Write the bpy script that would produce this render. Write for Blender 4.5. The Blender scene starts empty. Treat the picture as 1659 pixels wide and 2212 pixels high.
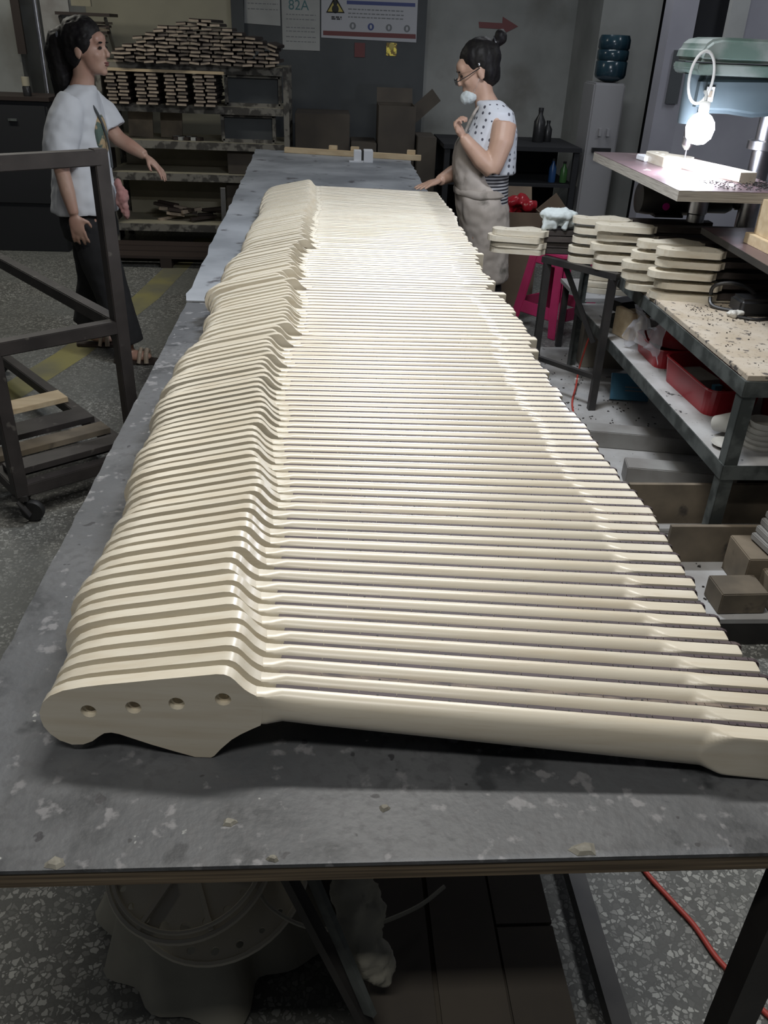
import bpy, bmesh, math, random
from mathutils import Vector, Matrix, noise
random.seed(7)
R = random.random
def U(a, b): return a + (b - a) * random.random()
SC = bpy.context.scene
COL = SC.collection

# ------------------------------------------------------------ camera
F_PX, CAM_H = 1799.0, 1.52
AX = ((0.99784126, 0.00358592, 0.06557412), (-0.05506971, -0.4983139, 0.86524597), (0.03577919, -0.86698927, -0.49704069))
cd = bpy.data.cameras.new('camera'); cam = bpy.data.objects.new('camera', cd); COL.objects.link(cam)
cd.sensor_fit = 'VERTICAL'; cd.sensor_height = 36.0; cd.lens = F_PX / 2212 * 36.0
cd.clip_start = 0.02; cd.clip_end = 60
cam.matrix_world = Matrix(((AX[0][0], -AX[0][1], -AX[0][2], 0), (AX[1][0], -AX[1][1], -AX[1][2], 0), (AX[2][0], -AX[2][1], -AX[2][2], CAM_H), (0, 0, 0, 1)))
SC.camera = cam

# ------------------------------------------------------------ world, lights, exposure
w = bpy.data.worlds.new('world'); SC.world = w; w.use_nodes = True
w.node_tree.nodes['Background'].inputs[0].default_value = (0.80, 0.86, 1.0, 1)
w.node_tree.nodes['Background'].inputs[1].default_value = 0.041
SC.view_settings.view_transform = 'Standard'; SC.view_settings.look = 'None'
SC.view_settings.exposure = 0.0; SC.view_settings.gamma = 1.0; SC.view_settings.use_curve_mapping = False
TUBES_AND_FILLS = [  # centre, length, width, power, yaw, colour : ceiling tube lamps over table and aisle, two added fills among them
    ((0.56, 2.95, 2.35), 0.45, 0.12, 34, 0.0, (0.88, 0.93, 1.0)),
    ((0.20, 1.55, 2.75), 1.2, 0.14, 32, 0.0, (1.0, 0.97, 0.91)),
    ((-0.2, -0.15, 2.70), 1.2, 0.14, 15, 0.0, (1.0, 0.97, 0.90)),  # added fill near the camera, brightens the front neck's face
    ((1.5, 6.0, 2.75), 1.2, 0.14, 13, 0.0, (0.93, 0.96, 1.0)),  # added fill, lifts the grey back wall around the arrow
    ((-2.3, 5.6, 2.75), 1.2, 0.14, 24, 0.0, (1.0, 0.97, 0.86)),
    ((3.0, 4.6, 2.75), 1.2, 0.14, 14, 1.57, (0.88, 0.92, 1.0)),
]
for i, (c, l, wd, p, yw, cl) in enumerate(TUBES_AND_FILLS):
    ld = bpy.data.lights.new('tube_or_fill_light', 'AREA'); ld.shape = 'RECTANGLE'; ld.size = l; ld.size_y = wd
    ld.energy = p; ld.color = cl
    lo = bpy.data.objects.new('tube_or_fill_light', ld); COL.objects.link(lo); lo.location = c; lo.rotation_euler = (0, 0, yw)
LAMP_AT = Vector((1.36, 3.30, 1.262))
ld = bpy.data.lights.new('work_lamp_light', 'POINT'); ld.energy = 19; ld.color = (0.80, 0.85, 1.0); ld.shadow_soft_size = 0.05
lo = bpy.data.objects.new('work_lamp_light', ld); COL.objects.link(lo); lo.location = LAMP_AT + Vector((-0.0, -0.0, -0.075))

# ------------------------------------------------------------ pixel ray helpers (measured positions)
def _ray(x, y):
    v = ((x - 829.5) / F_PX, (y - 1106.0) / F_PX, 1.0)
    return Vector([sum(AX[r][k] * v[k] for k in range(3)) for r in range(3)])
def gz(x, y, z): r = _ray(x, y); return r * ((z - CAM_H) / r.z) + Vector((0, 0, CAM_H))
def gy(x, y, Y): r = _ray(x, y); return r * (Y / r.y) + Vector((0, 0, CAM_H))

# ------------------------------------------------------------ materials
MATS = {}
def mat(name, col, rough=0.6, metal=0.0, col2=None, scale=8.0, stretch=(1, 1, 1), lo=0.35, hi=0.65, bump=0.0, bscale=40.0,
        spots=None, emit=None, alpha=None, trans=0.0, rnd=0.0, detail=4.0, objrnd=None, coat=0.0, spec=None):
    """Procedural material: base colour, optional second colour through noise, optional spot layers, bump, per-object variation."""
    m = bpy.data.materials.new(name); m.use_nodes = True; nt = m.node_tree; N = nt.nodes; L = nt.links
    b = N['Principled BSDF']; b.inputs['Roughness'].default_value = rough; b.inputs['Metallic'].default_value = metal
    b.inputs['Base Color'].default_value = (*col, 1)
    tc = N.new('ShaderNodeTexCoord'); mp = N.new('ShaderNodeMapping'); mp.inputs['Scale'].default_value = stretch
    L.new(tc.outputs['Object'], mp.inputs['Vector'])
    oi = N.new('ShaderNodeObjectInfo')
    ad = N.new('ShaderNodeVectorMath'); ad.operation = 'ADD'; L.new(mp.outputs[0], ad.inputs[0])
    cm = N.new('ShaderNodeCombineXYZ'); ml = N.new('ShaderNodeMath'); ml.operation = 'MULTIPLY'; ml.inputs[1].default_value = 37.0
    L.new(oi.outputs['Random'], ml.inputs[0]); L.new(ml.outputs[0], cm.inputs[0]); L.new(ml.outputs[0], cm.inputs[2]); L.new(cm.outputs[0], ad.inputs[1])
    vec = ad.outputs[0]
    cur = None
    def mix(fac, a, c):
        mx = N.new('ShaderNodeMix'); mx.data_type = 'RGBA'
        L.new(fac, mx.inputs[0])
        if hasattr(a, 'is_linked'): L.new(a, mx.inputs[6])
        else: mx.inputs[6].default_value = (*a, 1)
        mx.inputs[7].default_value = (*c, 1)
        return mx.outputs[2]
    def nz(sc, l0, h0, det=4.0, v=None):
        n = N.new('ShaderNodeTexNoise'); n.inputs['Scale'].default_value = sc; n.inputs['Detail'].default_value = det
        L.new(v or vec, n.inputs['Vector'])
        r = N.new('ShaderNodeMapRange'); r.inputs[1].default_value = l0; r.inputs[2].default_value = h0
        L.new(n.outputs['Fac'], r.inputs[0]); return r.outputs[0]
    cur = col
    if objrnd:
        r = N.new('ShaderNodeMapRange'); r.inputs[1].default_value = objrnd[1]; r.inputs[2].default_value = objrnd[2]
        L.new(oi.outputs['Random'], r.inputs[0]); cur = mix(r.outputs[0], cur, objrnd[0])
    if col2: cur = mix(nz(scale, lo, hi, detail), cur, col2)
    for s in (spots or []):
        cur = mix(nz(s[1], s[2], s[3], 3.0 if len(s) < 5 else s[4], tc.outputs['Object'] if len(s) < 6 else None), cur, s[0])
    if rnd:
        hs = N.new('ShaderNodeHueSaturation'); rr = N.new('ShaderNodeMapRange')
        rr.inputs[3].default_value = 1 - rnd; rr.inputs[4].default_value = 1 + rnd
        L.new(oi.outputs['Random'], rr.inputs[0]); L.new(rr.outputs[0], hs.inputs['Value'])
        if hasattr(cur, 'is_linked'): L.new(cur, hs.inputs['Color'])
        else: hs.inputs['Color'].default_value = (*cur, 1)
        cur = hs.outputs[0]
    if hasattr(cur, 'is_linked'): L.new(cur, b.inputs['Base Color'])
    if bump:
        n = N.new('ShaderNodeTexNoise'); n.inputs['Scale'].default_value = bscale; n.inputs['Detail'].default_value = 5
        L.new(vec, n.inputs['Vector']); bp = N.new('ShaderNodeBump'); bp.inputs['Strength'].default_value = bump; bp.inputs['Distance'].default_value = 0.01
        L.new(n.outputs['Fac'], bp.inputs['Height']); L.new(bp.outputs[0], b.inputs['Normal'])
    if emit: b.inputs['Emission Color'].default_value = (*emit[0], 1); b.inputs['Emission Strength'].default_value = emit[1]
    if alpha is not None: b.inputs['Alpha'].default_value = alpha
    if trans: b.inputs['Transmission Weight'].default_value = trans
    if spec is not None: b.inputs['Specular IOR Level'].default_value = spec
    if coat: b.inputs['Coat Weight'].default_value = coat
    MATS[name] = m; return m

# ------------------------------------------------------------ mesh builder
class MB:
    def __init__(s): s.v = []; s.f = []
    def add(s, vs, fs):
        o = len(s.v); s.v += [tuple(v) for v in vs]; s.f += [tuple(i + o for i in f) for f in fs]; return s
    def box(s, c, d, rot=None, taper=None):
        hx, hy, hz = d[0] / 2, d[1] / 2, d[2] / 2
        vs = [Vector((x * hx, y * hy, z * hz)) for z in (-1, 1) for y in (-1, 1) for x in (-1, 1)]
        if taper:
            for v in vs:
                if v.z > 0: v.x *= taper[0]; v.y *= taper[1]
        if rot is not None:
            M = rot if isinstance(rot, Matrix) else Matrix.Rotation(rot, 3, 'Z'); vs = [M @ v for v in vs]
        vs = [v + Vector(c) for v in vs]
        return s.add(vs, [(0, 2, 3, 1), (4, 5, 7, 6), (0, 1, 5, 4), (2, 6, 7, 3), (0, 4, 6, 2), (1, 3, 7, 5)])
    def bb(s, a, b):  # box from corner to corner
        return s.box([(a[i] + b[i]) / 2 for i in range(3)], [abs(b[i] - a[i]) for i in range(3)])
    def bar(s, p, q, w, h, up=(0, 0, 1)):  # rectangular bar between two points
        p, q = Vector(p), Vector(q); d = q - p; l = d.length; z = d.normalized(); u = Vector(up)
        if abs(z.dot(u)) > 0.98: u = Vector((1, 0, 0))
        x = u.cross(z).normalized(); y = z.cross(x)
        M = Matrix((x, y, z)).transposed()
        return s.box((p + q) / 2, (w, h, l), M)
    def ring_loft(s, rings, cap=True, closed=True):
        n = len(rings[0]); o = len(s.v); vs = [p for r in rings for p in r]; fs = []
        for i in range(len(rings) - 1):
            for j in range(n if closed else n - 1):
                k = (j + 1) % n; fs.append((i * n + j, i * n + k, (i + 1) * n + k, (i + 1) * n + j))
        if cap: fs.append(tuple(range(n - 1, -1, -1))); fs.append(tuple((len(rings) - 1) * n + j for j in range(n)))
        return s.add(vs, fs)
    def tube(s, pts, r, seg=10, cap=True, flat=None):
        pts = [Vector(p) for p in pts]; rings = []; prev = None
        for i, p in enumerate(pts):
            t = (pts[min(i + 1, len(pts) - 1)] - pts[max(i - 1, 0)]).normalized()
            if prev is None:
                u = Vector((0, 0, 1)) if abs(t.z) < 0.9 else Vector((1, 0, 0)); a = u.cross(t).normalized()
            else: a = (prev - t * prev.dot(t)).normalized()
            prev = a; b = t.cross(a); rr = r[i] if isinstance(r, (list, tuple)) else r
            rings.append([p + (a * math.cos(2 * math.pi * k / seg) + b * (flat or 1) * math.sin(2 * math.pi * k / seg)) * rr for k in range(seg)])
        return s.ring_loft(rings, cap)
    def lathe(s, prof, c=(0, 0, 0), seg=24, axis='Z', rot=None, cap=True):
        rings = []
        for r, z in prof:
            ring = []
            for k in range(seg):
                a = 2 * math.pi * k / seg; v = Vector((r * math.cos(a), r * math.sin(a), z))
                if axis == 'X': v = Vector((v.z, v.x, v.y))
                elif axis == 'Y': v = Vector((v.y, v.z, v.x))
                if rot is not None: v = rot @ v
                ring.append(v + Vector(c))
            rings.append(ring)
        return s.ring_loft(rings, cap)
    def ell(s, c, r, seg=14, rings=9, rot=None):
        prof = []
        rs = []
        for i in range(rings + 1):
            th = -math.pi / 2 + math.pi * i / rings
            cr = max(math.cos(th), 0.02); ring = []
            for k in range(seg):
                a = 2 * math.pi * k / seg; v = Vector((r[0] * cr * math.cos(a), r[1] * cr * math.sin(a), r[2] * math.sin(th)))
                if rot is not None: v = rot @ v
                ring.append(v + Vector(c))
            rs.append(ring)
        return s.ring_loft(rs)
    def prism(s, pts, a, b, plane='XZ'):  # outline extruded between two offsets
        def P(p, t):
            if plane == 'XZ': return (p[0], t, p[1])
            if plane == 'XY': return (p[0], p[1], t)
            return (t, p[0], p[1])
        n = len(pts)
        return s.add([P(p, a) for p in pts] + [P(p, b) for p in pts],
                     [tuple(range(n - 1, -1, -1)), tuple(range(n, 2 * n))] + [(i, (i + 1) % n, n + (i + 1) % n, n + i) for i in range(n)])
    def mesh(s, name, off=None, bevel=0, smooth=False, seg=2, fix=True):
        me = bpy.data.meshes.new(name)
        vs = s.v if off is None else [(v[0] - off[0], v[1] - off[1], v[2] - off[2]) for v in s.v]
        me.from_pydata([tuple(v) for v in vs], [], s.f); me.validate()
        bm = bmesh.new(); bm.from_mesh(me)
        if fix: bmesh.ops.recalc_face_normals(bm, faces=bm.faces)
        if bevel:
            es = [e for e in bm.edges if len(e.link_faces) == 2 and e.calc_face_angle(0) > 0.6]
            bmesh.ops.bevel(bm, geom=es, offset=bevel, segments=seg, affect='EDGES', clamp_overlap=True)
        bm.to_mesh(me); bm.free()
        if smooth:
            me.polygons.foreach_set('use_smooth', [True] * len(me.polygons))
            try: me.set_sharp_from_angle(angle=math.radians(smooth if smooth is not True else 40))
            except Exception: pass
        return me

def setp(o, label=None, cat=None, group=None, kind=None):
    if label: o['label'] = label
    if cat: o['category'] = cat
    if group: o['group'] = group
    if kind: o['kind'] = kind
    return o
def obj(name, me, m=None, parent=None):
    o = bpy.data.objects.new(name, me); COL.objects.link(o)
    if m is not None and not me.materials: me.materials.append(m)
    if parent is not None: o.parent = parent
    return o
def root(o):
    while o.parent: o = o.parent
    return o
def thing(name, label, cat, loc=(0, 0, 0), group=None, rz=0.0):
    o = bpy.data.objects.new(name, None); COL.objects.link(o); o.empty_display_size = 0.05
    o.location = loc; o.rotation_euler = (0, 0, rz); return setp(o, label, cat, group)
def part(name, mb, m, parent, bevel=0, smooth=False, local=False, label=None, seg=2):
    off = None if local else root(parent).location
    o = obj(name, mb.mesh(name, off, bevel, smooth, seg), m, parent)
    if label: o['label'] = label
    return o
def solo(name, mb, m, label, cat, group=None, bevel=0, smooth=False, kind=None, loc=None, seg=2):
    if loc is None:
        n = len(mb.v); loc = (sum(v[0] for v in mb.v) / n, sum(v[1] for v in mb.v) / n, min(v[2] for v in mb.v))
    o = obj(name, mb.mesh(name, loc, bevel, smooth, seg), m); o.location = loc
    return setp(o, label, cat, group, kind)
def struct(name, mb, m, parent=None, bevel=0):
    o = obj(name, mb.mesh(name, None, bevel), m, parent)
    if parent is None: o['kind'] = 'structure'
    return o
def copy_tree(o, parent=None):
    c = o.copy(); COL.objects.link(c)
    if parent is not None: c.parent = parent
    for ch in list(o.children): copy_tree(ch, c)
    return c
def curve_plate(name, outline, holes, depth, bevel=0.0):
    """Flat plate in local XY with round holes, extruded +-depth/2, returned as mesh data (via a 2D curve)."""
    cu = bpy.data.curves.new(name, 'CURVE'); cu.dimensions = '2D'; cu.fill_mode = 'BOTH'; cu.extrude = depth / 2; cu.bevel_depth = bevel; cu.bevel_resolution = 1
    cu.offset = -bevel
    for pts in [outline] + [[(h[0] + h[2] * math.cos(a * math.pi / 8), h[1] + h[2] * math.sin(a * math.pi / 8)) for a in range(16)] for h in holes]:
        sp = cu.splines.new('POLY'); sp.points.add(len(pts) - 1); sp.use_cyclic_u = True
        for p, q in zip(sp.points, pts): p.co = (q[0], q[1], 0, 1)
    o = bpy.data.objects.new('tmp', cu); COL.objects.link(o); dg = bpy.context.evaluated_depsgraph_get()
    me = bpy.data.meshes.new_from_object(o.evaluated_get(dg)); bpy.data.objects.remove(o); bpy.data.curves.remove(cu)
    vs = [tuple(v.co) for v in me.vertices]; fs = [tuple(p.vertices) for p in me.polygons]; bpy.data.meshes.remove(me)
    return vs, fs
def remesh(name, mb, voxel, smooth=4, off=None, disp=None):
    """Union of overlapping volumes turned into one continuous skin."""
    me = mb.mesh(name, off); o = bpy.data.objects.new('tmp', me); COL.objects.link(o)
    r = o.modifiers.new('r', 'REMESH'); r.mode = 'VOXEL'; r.voxel_size = voxel; r.use_smooth_shade = True
    sm = o.modifiers.new('s', 'SMOOTH'); sm.iterations = smooth; sm.factor = 0.6
    dg = bpy.context.evaluated_depsgraph_get(); out = bpy.data.meshes.new_from_object(o.evaluated_get(dg))
    bpy.data.objects.remove(o); bpy.data.meshes.remove(me); out.name = name
    if disp:
        amp, sc = disp
        bm = bmesh.new(); bm.from_mesh(out); bm.normal_update()
        for v in bm.verts:
            n = noise.noise(Vector((v.co.x * sc, v.co.y * sc, v.co.z * sc * 0.45)))+0.4*noise.noise(v.co * sc * 2.3)
            v.co += v.normal * n * amp
        bm.to_mesh(out); bm.free()
    out.polygons.foreach_set('use_smooth', [True] * len(out.polygons))
    return out
def catmull(pts, n=6, closed=False):
    out = []; P = [Vector(p) for p in pts]; m = len(P)
    for i in range(m if closed else m - 1):
        if closed: a, b, c, d = P[i - 1], P[i], P[(i + 1) % m], P[(i + 2) % m]
        else: a, b, c, d = P[max(i - 1, 0)], P[i], P[i + 1], P[min(i + 2, m - 1)]
        for k in range(n):
            t = k / n; out.append(0.5 * ((2 * b) + (c - a) * t + (2 * a - 5 * b + 4 * c - d) * t * t + (3 * b - a - 3 * c + d) * t ** 3))
    if not closed: out.append(P[-1])
    return out
ONES = 'first second third fourth fifth sixth seventh eighth ninth tenth eleventh twelfth thirteenth fourteenth fifteenth sixteenth seventeenth eighteenth nineteenth'.split()
TENS = ['', '', 'twent', 'thirt', 'fort', 'fift', 'sixt', 'sevent', 'eight', 'ninet']
def ordinal(n):
    if n >= 100:
        return 'hundredth' if n == 100 else 'hundred and ' + ordinal(n - 100)
    if n < 20: return ONES[n - 1]
    return TENS[n // 10] + ('ieth' if n % 10 == 0 else 'y-' + ONES[n % 10 - 1])
# ------------------------------------------------------------ palette
mat('maple', (0.70, 0.65, 0.54), 0.31, spec=.75, col2=(0.62, 0.55, 0.425), scale=5, stretch=(1.2, 14, 14), lo=0.42, hi=0.75, rnd=0.05,
    spots=[((0.60, 0.52, 0.40), 22, 0.60, 0.9, 2.0, 1)], bump=0.008, bscale=30)
mat('maple_dull', (0.52, 0.43, 0.30), 0.55, col2=(0.40, 0.32, 0.22), scale=6, stretch=(1, 8, 8), rnd=0.12)
mat('rosewood', (0.075, 0.052, 0.058), 0.6, col2=(0.05, 0.035, 0.038), scale=30, stretch=(1, 6, 6), objrnd=((0.22, 0.17, 0.13), 0.55, 0.9))
mat('dot', (0.006, 0.006, 0.006), 0.5)
mat('table_sheet', (0.135, 0.14, 0.148), 0.52, col2=(0.095, 0.10, 0.108), scale=5, lo=0.35, hi=0.6, detail=8, bump=0.12, bscale=110,
    spots=[((0.06, 0.063, 0.068), 9, 0.54, 0.64, 14.0), ((0.10, 0.103, 0.11), 70, 0.50, 0.62, 8.0), ((0.21, 0.21, 0.22), 38, 0.61, 0.67, 12.0), ((0.05, 0.053, 0.058), 13, 0.63, 0.68, 14.0), ((0.38, 0.39, 0.38), 45, 0.70, 0.73, 9.0), ((0.05, 0.05, 0.055), 40, 0.70, 0.72, 2.0)])
mat('table_sheet_far', (0.33, 0.35, 0.38), 0.55, col2=(0.19, 0.205, 0.225), scale=3, stretch=(1, 1.0, 1), lo=0.35, hi=0.62, detail=9, bump=0.06, bscale=50,
    spots=[((0.38, 0.40, 0.42), 3.5, 0.62, 0.72, 8.0), ((0.09, 0.09, 0.10), 12, 0.62, 0.70, 6.0)])
mat('plywood', (0.26, 0.20, 0.13), 0.7, col2=(0.10, 0.075, 0.05), scale=9, stretch=(0.4, 1, 22), lo=0.35, hi=0.6, spots=[((0.36, 0.31, 0.22), 9, 0.66, 0.72, 6.0)])
mat('dark_steel', (0.030, 0.029, 0.030), 0.45, 0.3, col2=(0.05, 0.047, 0.045), scale=10, bump=0.03)
mat('cart_steel', (0.055, 0.048, 0.046), 0.5, 0.2, col2=(0.035, 0.031, 0.03), scale=10, bump=0.03, spots=[((0.11, 0.10, 0.09), 24, 0.66, 0.72, 4.0)])
mat('bench_steel', (0.06, 0.068, 0.066), 0.5, 0.3, col2=(0.13, 0.145, 0.14), scale=14, lo=0.45, hi=0.62, detail=8, bump=0.05)
mat('particle', (0.44, 0.37, 0.28), 0.8, col2=(0.52, 0.46, 0.38), scale=12, detail=8, spots=[((0.09, 0.08, 0.075), 34, 0.60, 0.66, 6.0), ((0.16, 0.13, 0.1), 90, 0.64, 0.70, 3.0)], bump=0.08, bscale=70)
mat('shelf_white', (0.42, 0.42, 0.42), 0.7, col2=(0.30, 0.29, 0.28), scale=7, spots=[((0.05, 0.05, 0.05), 30, 0.66, 0.69, 4.0)])
mat('grey_beam', (0.30, 0.30, 0.29), 0.75, col2=(0.22, 0.21, 0.2), scale=7, rnd=0.1, bump=0.05)
mat('board_tan', (0.22, 0.18, 0.13), 0.75, col2=(0.12, 0.10, 0.075), scale=7, detail=8, spots=[((0.07, 0.06, 0.05), 12, 0.62, 0.70, 7.0)], rnd=0.15)
mat('pale_wood', (0.62, 0.50, 0.33), 0.6, col2=(0.52, 0.40, 0.25), scale=5, stretch=(1, 8, 8), rnd=0.06)
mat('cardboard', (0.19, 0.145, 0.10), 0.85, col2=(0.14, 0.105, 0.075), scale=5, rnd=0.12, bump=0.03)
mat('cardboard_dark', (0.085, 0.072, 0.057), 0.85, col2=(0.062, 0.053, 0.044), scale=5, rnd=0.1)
mat('cardboard_grey', (0.24, 0.215, 0.175), 0.85, col2=(0.17, 0.15, 0.12), scale=5, bump=0.03)
mat('pink_plastic', (0.46, 0.035, 0.13), 0.4, col2=(0.38, 0.03, 0.10), scale=6)
mat('red_plastic', (0.36, 0.012, 0.022), 0.3, col2=(0.28, 0.01, 0.018), scale=8)
mat('white_plastic', (0.62, 0.61, 0.57), 0.35, col2=(0.5, 0.49, 0.45), scale=14)
mat('black_plastic', (0.014, 0.015, 0.016), 0.3, col2=(0.03, 0.03, 0.032), scale=14)
mat('rubber', (0.012, 0.012, 0.012), 0.6)
mat('skin', (0.45, 0.29, 0.21), 0.5, col2=(0.39, 0.24, 0.175), scale=9, bump=0.02)
mat('skin_pale', (0.44, 0.29, 0.22), 0.45, col2=(0.38, 0.22, 0.165), scale=9)
mat('lips', (0.23, 0.095, 0.085), 0.45)
mat('hair', (0.006, 0.005, 0.006), 0.55, spec=.22, col2=(0.011, 0.010, 0.009), scale=30, stretch=(1, 1, 0.2), bump=0.12, bscale=60)
mat('eye_dark', (0.015, 0.012, 0.012), 0.2)
mat('tshirt', (0.60, 0.62, 0.65), 0.85, col2=(0.54, 0.56, 0.59), scale=6, bump=0.12, bscale=9)
mat('shirt_print', (0.42, 0.31, 0.18), 0.8, col2=(0.08, 0.12, 0.10), scale=22, lo=0.5, hi=0.56)
mat('black_cloth', (0.010, 0.010, 0.011), 0.9, col2=(0.016, 0.016, 0.018), scale=8, bump=0.1, bscale=10)
mat('apron', (0.47, 0.42, 0.38), 0.85, col2=(0.34, 0.30, 0.265), scale=6, lo=0.4, hi=0.62, detail=7, bump=0.15, bscale=12, spots=[((0.13, 0.12, 0.10), 7, 0.56, 0.66, 9.0)])
mat('mask', (0.50, 0.55, 0.55), 0.9, bump=0.1, bscale=30)
mat('metal_bright', (0.62, 0.62, 0.64), 0.28, 1.0, col2=(0.45, 0.45, 0.47), scale=14)
mat('drill_green', (0.095, 0.14, 0.12), 0.45, col2=(0.19, 0.22, 0.205), scale=7, lo=0.42, hi=0.58, detail=7, bump=0.03)
mat('drill_blue', (0.040, 0.058, 0.066), 0.7, col2=(0.055, 0.075, 0.084), scale=6)
mat('laminate_red', (0.15, 0.095, 0.10), 0.35, col2=(0.11, 0.075, 0.08), scale=6, spots=[((0.35, 0.30, 0.28), 18, 0.62, 0.68, 5.0)])
mat('laminate_edge', (0.45, 0.42, 0.37), 0.7, col2=(0.26, 0.24, 0.21), scale=10, stretch=(1, 1, 30))
mat('jug', (0.012, 0.03, 0.045), 0.2, col2=(0.018, 0.045, 0.06), scale=9, coat=0.2)
mat('dispenser', (0.28, 0.28, 0.29), 0.4)
mat('walnut', (0.040, 0.032, 0.030), 0.6, col2=(0.06, 0.05, 0.045), scale=20, stretch=(1, 6, 6), rnd=0.2)
mat('flake', (0.30, 0.29, 0.25), 0.8, col2=(0.2, 0.19, 0.16), scale=60)
mat('hose_red', (0.42, 0.055, 0.04), 0.5)
mat('hose_white', (0.42, 0.42, 0.40), 0.4)
mat('rack_paint', (0.20, 0.19, 0.165), 0.8, col2=(0.06, 0.056, 0.05), scale=16, lo=0.45, hi=0.55, detail=6, bump=0.1)
mat('rack_board', (0.36, 0.33, 0.25), 0.85, col2=(0.28, 0.26, 0.19), scale=4)
mat('blank_end', (0.42, 0.345, 0.27), 0.7, rnd=0.18, col2=(0.32, 0.26, 0.2), scale=30)
mat('blank_dark', (0.035, 0.024, 0.020), 0.6, rnd=0.2)
mat('wall_grey', (0.34, 0.35, 0.34), 0.85, col2=(0.22, 0.23, 0.22), scale=1.6, lo=0.35, hi=0.65, detail=7, bump=0.03, spots=[((0.14, 0.135, 0.12), 1.6, 0.58, 0.80, 8.0)])
mat('wall_cream', (0.46, 0.44, 0.34), 0.85, col2=(0.38, 0.36, 0.28), scale=2, detail=6)
mat('wall_dark', (0.075, 0.083, 0.088), 0.7, col2=(0.055, 0.062, 0.067), scale=3)
mat('wall_bluegrey', (0.36, 0.36, 0.40), 0.75, col2=(0.29, 0.29, 0.33), scale=2)
mat('dark_gap', (0.012, 0.013, 0.016), 0.8)
mat('paper', (0.40, 0.41, 0.40), 0.75, col2=(0.34, 0.35, 0.34), scale=5)
mat('paper_white', (0.44, 0.45, 0.48), 0.6)
mat('ink_blue', (0.06, 0.08, 0.22), 0.6)
mat('ink_teal', (0.07, 0.16, 0.17), 0.6)
mat('ink_grey', (0.17, 0.18, 0.19), 0.6)
mat('ink_red', (0.16, 0.05, 0.05), 0.6)
mat('ink_yellow', (0.50, 0.42, 0.12), 0.6)
mat('ink_black', (0.02, 0.02, 0.02), 0.6)
mat('gold_foil', (0.75, 0.62, 0.10), 0.3, 0.4, col2=(0.15, 0.10, 0.02), scale=30, lo=0.5, hi=0.55)
mat('cloth_grey', (0.40, 0.385, 0.32), 0.95, col2=(0.29, 0.28, 0.235), scale=5, bump=0.2, bscale=12)
mat('reel_white', (0.62, 0.58, 0.47), 0.6, col2=(0.52, 0.48, 0.39), scale=8)
mat('clear_bag', (0.75, 0.76, 0.82), 0.25, alpha=0.26)
mat('blue_card', (0.04, 0.16, 0.26), 0.5)
mat('green_bottle', (0.08, 0.22, 0.07), 0.3)
mat('blue_bottle', (0.03, 0.09, 0.24), 0.3)
mat('magenta', (0.42, 0.0, 0.22), 0.5)
mat('shaving', (0.03, 0.026, 0.024), 0.9)
mat('bulb', (1, 1, 1), 0.4, emit=((0.82, 0.87, 1.0), 45))
mat('white_foam', (0.72, 0.74, 0.78), 0.6)
def floor_mat():
    m = bpy.data.materials.new('terrazzo'); m.use_nodes = True; nt = m.node_tree; N = nt.nodes; L = nt.links; b = N['Principled BSDF']
    tc = N.new('ShaderNodeTexCoord')
    n0 = N.new('ShaderNodeTexNoise'); n0.inputs['Scale'].default_value = 55; n0.inputs['Detail'].default_value = 3; L.new(tc.outputs['Object'], n0.inputs['Vector'])
    va = N.new('ShaderNodeMixRGB'); va.inputs[0].default_value = 0.018; L.new(tc.outputs['Object'], va.inputs[1]); L.new(n0.outputs['Color'], va.inputs[2])
    v = N.new('ShaderNodeTexVoronoi'); v.inputs['Scale'].default_value = 88; L.new(va.outputs[0], v.inputs['Vector'])
    ve = N.new('ShaderNodeTexVoronoi'); ve.feature = 'DISTANCE_TO_EDGE'; ve.inputs['Scale'].default_value = 88; L.new(va.outputs[0], ve.inputs['Vector'])
    sp = N.new('ShaderNodeSeparateColor'); L.new(v.outputs['Color'], sp.inputs[0])
    cr = N.new('ShaderNodeValToRGB'); cr.color_ramp.elements[0].color = (0.11, 0.11, 0.102, 1); cr.color_ramp.elements[1].color = (0.42, 0.42, 0.39, 1); cr.color_ramp.elements[0].position = 0.25
    L.new(sp.outputs[0], cr.inputs[0])
    mr = N.new('ShaderNodeMapRange'); mr.inputs[1].default_value = 0.07; mr.inputs[2].default_value = 0.13; L.new(ve.outputs['Distance'], mr.inputs[0])
    mx = N.new('ShaderNodeMixRGB'); L.new(mr.outputs[0], mx.inputs[0]); mx.inputs[1].default_value = (0.10, 0.10, 0.092, 1); L.new(cr.outputs[0], mx.inputs[2])
    # dust and wear: dark patches
    n1 = N.new('ShaderNodeTexNoise'); n1.inputs['Scale'].default_value = 1.7; n1.inputs['Detail'].default_value = 8; L.new(tc.outputs['Object'], n1.inputs['Vector'])
    r1 = N.new('ShaderNodeMapRange'); r1.inputs[1].default_value = 0.40; r1.inputs[2].default_value = 0.62; r1.inputs[4].default_value = 0.75; L.new(n1.outputs[0], r1.inputs[0])
    m2 = N.new('ShaderNodeMixRGB'); L.new(r1.outputs[0], m2.inputs[0]); L.new(mx.outputs[0], m2.inputs[1]); m2.inputs[2].default_value = (0.135, 0.14, 0.13, 1)
    L.new(m2.outputs[0], b.inputs['Base Color']); b.inputs['Roughness'].default_value = 0.55
    bp = N.new('ShaderNodeBump'); bp.inputs['Strength'].default_value = 0.05; L.new(n1.outputs[0], bp.inputs['Height']); L.new(bp.outputs[0], b.inputs['Normal'])
    MATS['terrazzo'] = m
floor_mat()
M = MATS
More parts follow.
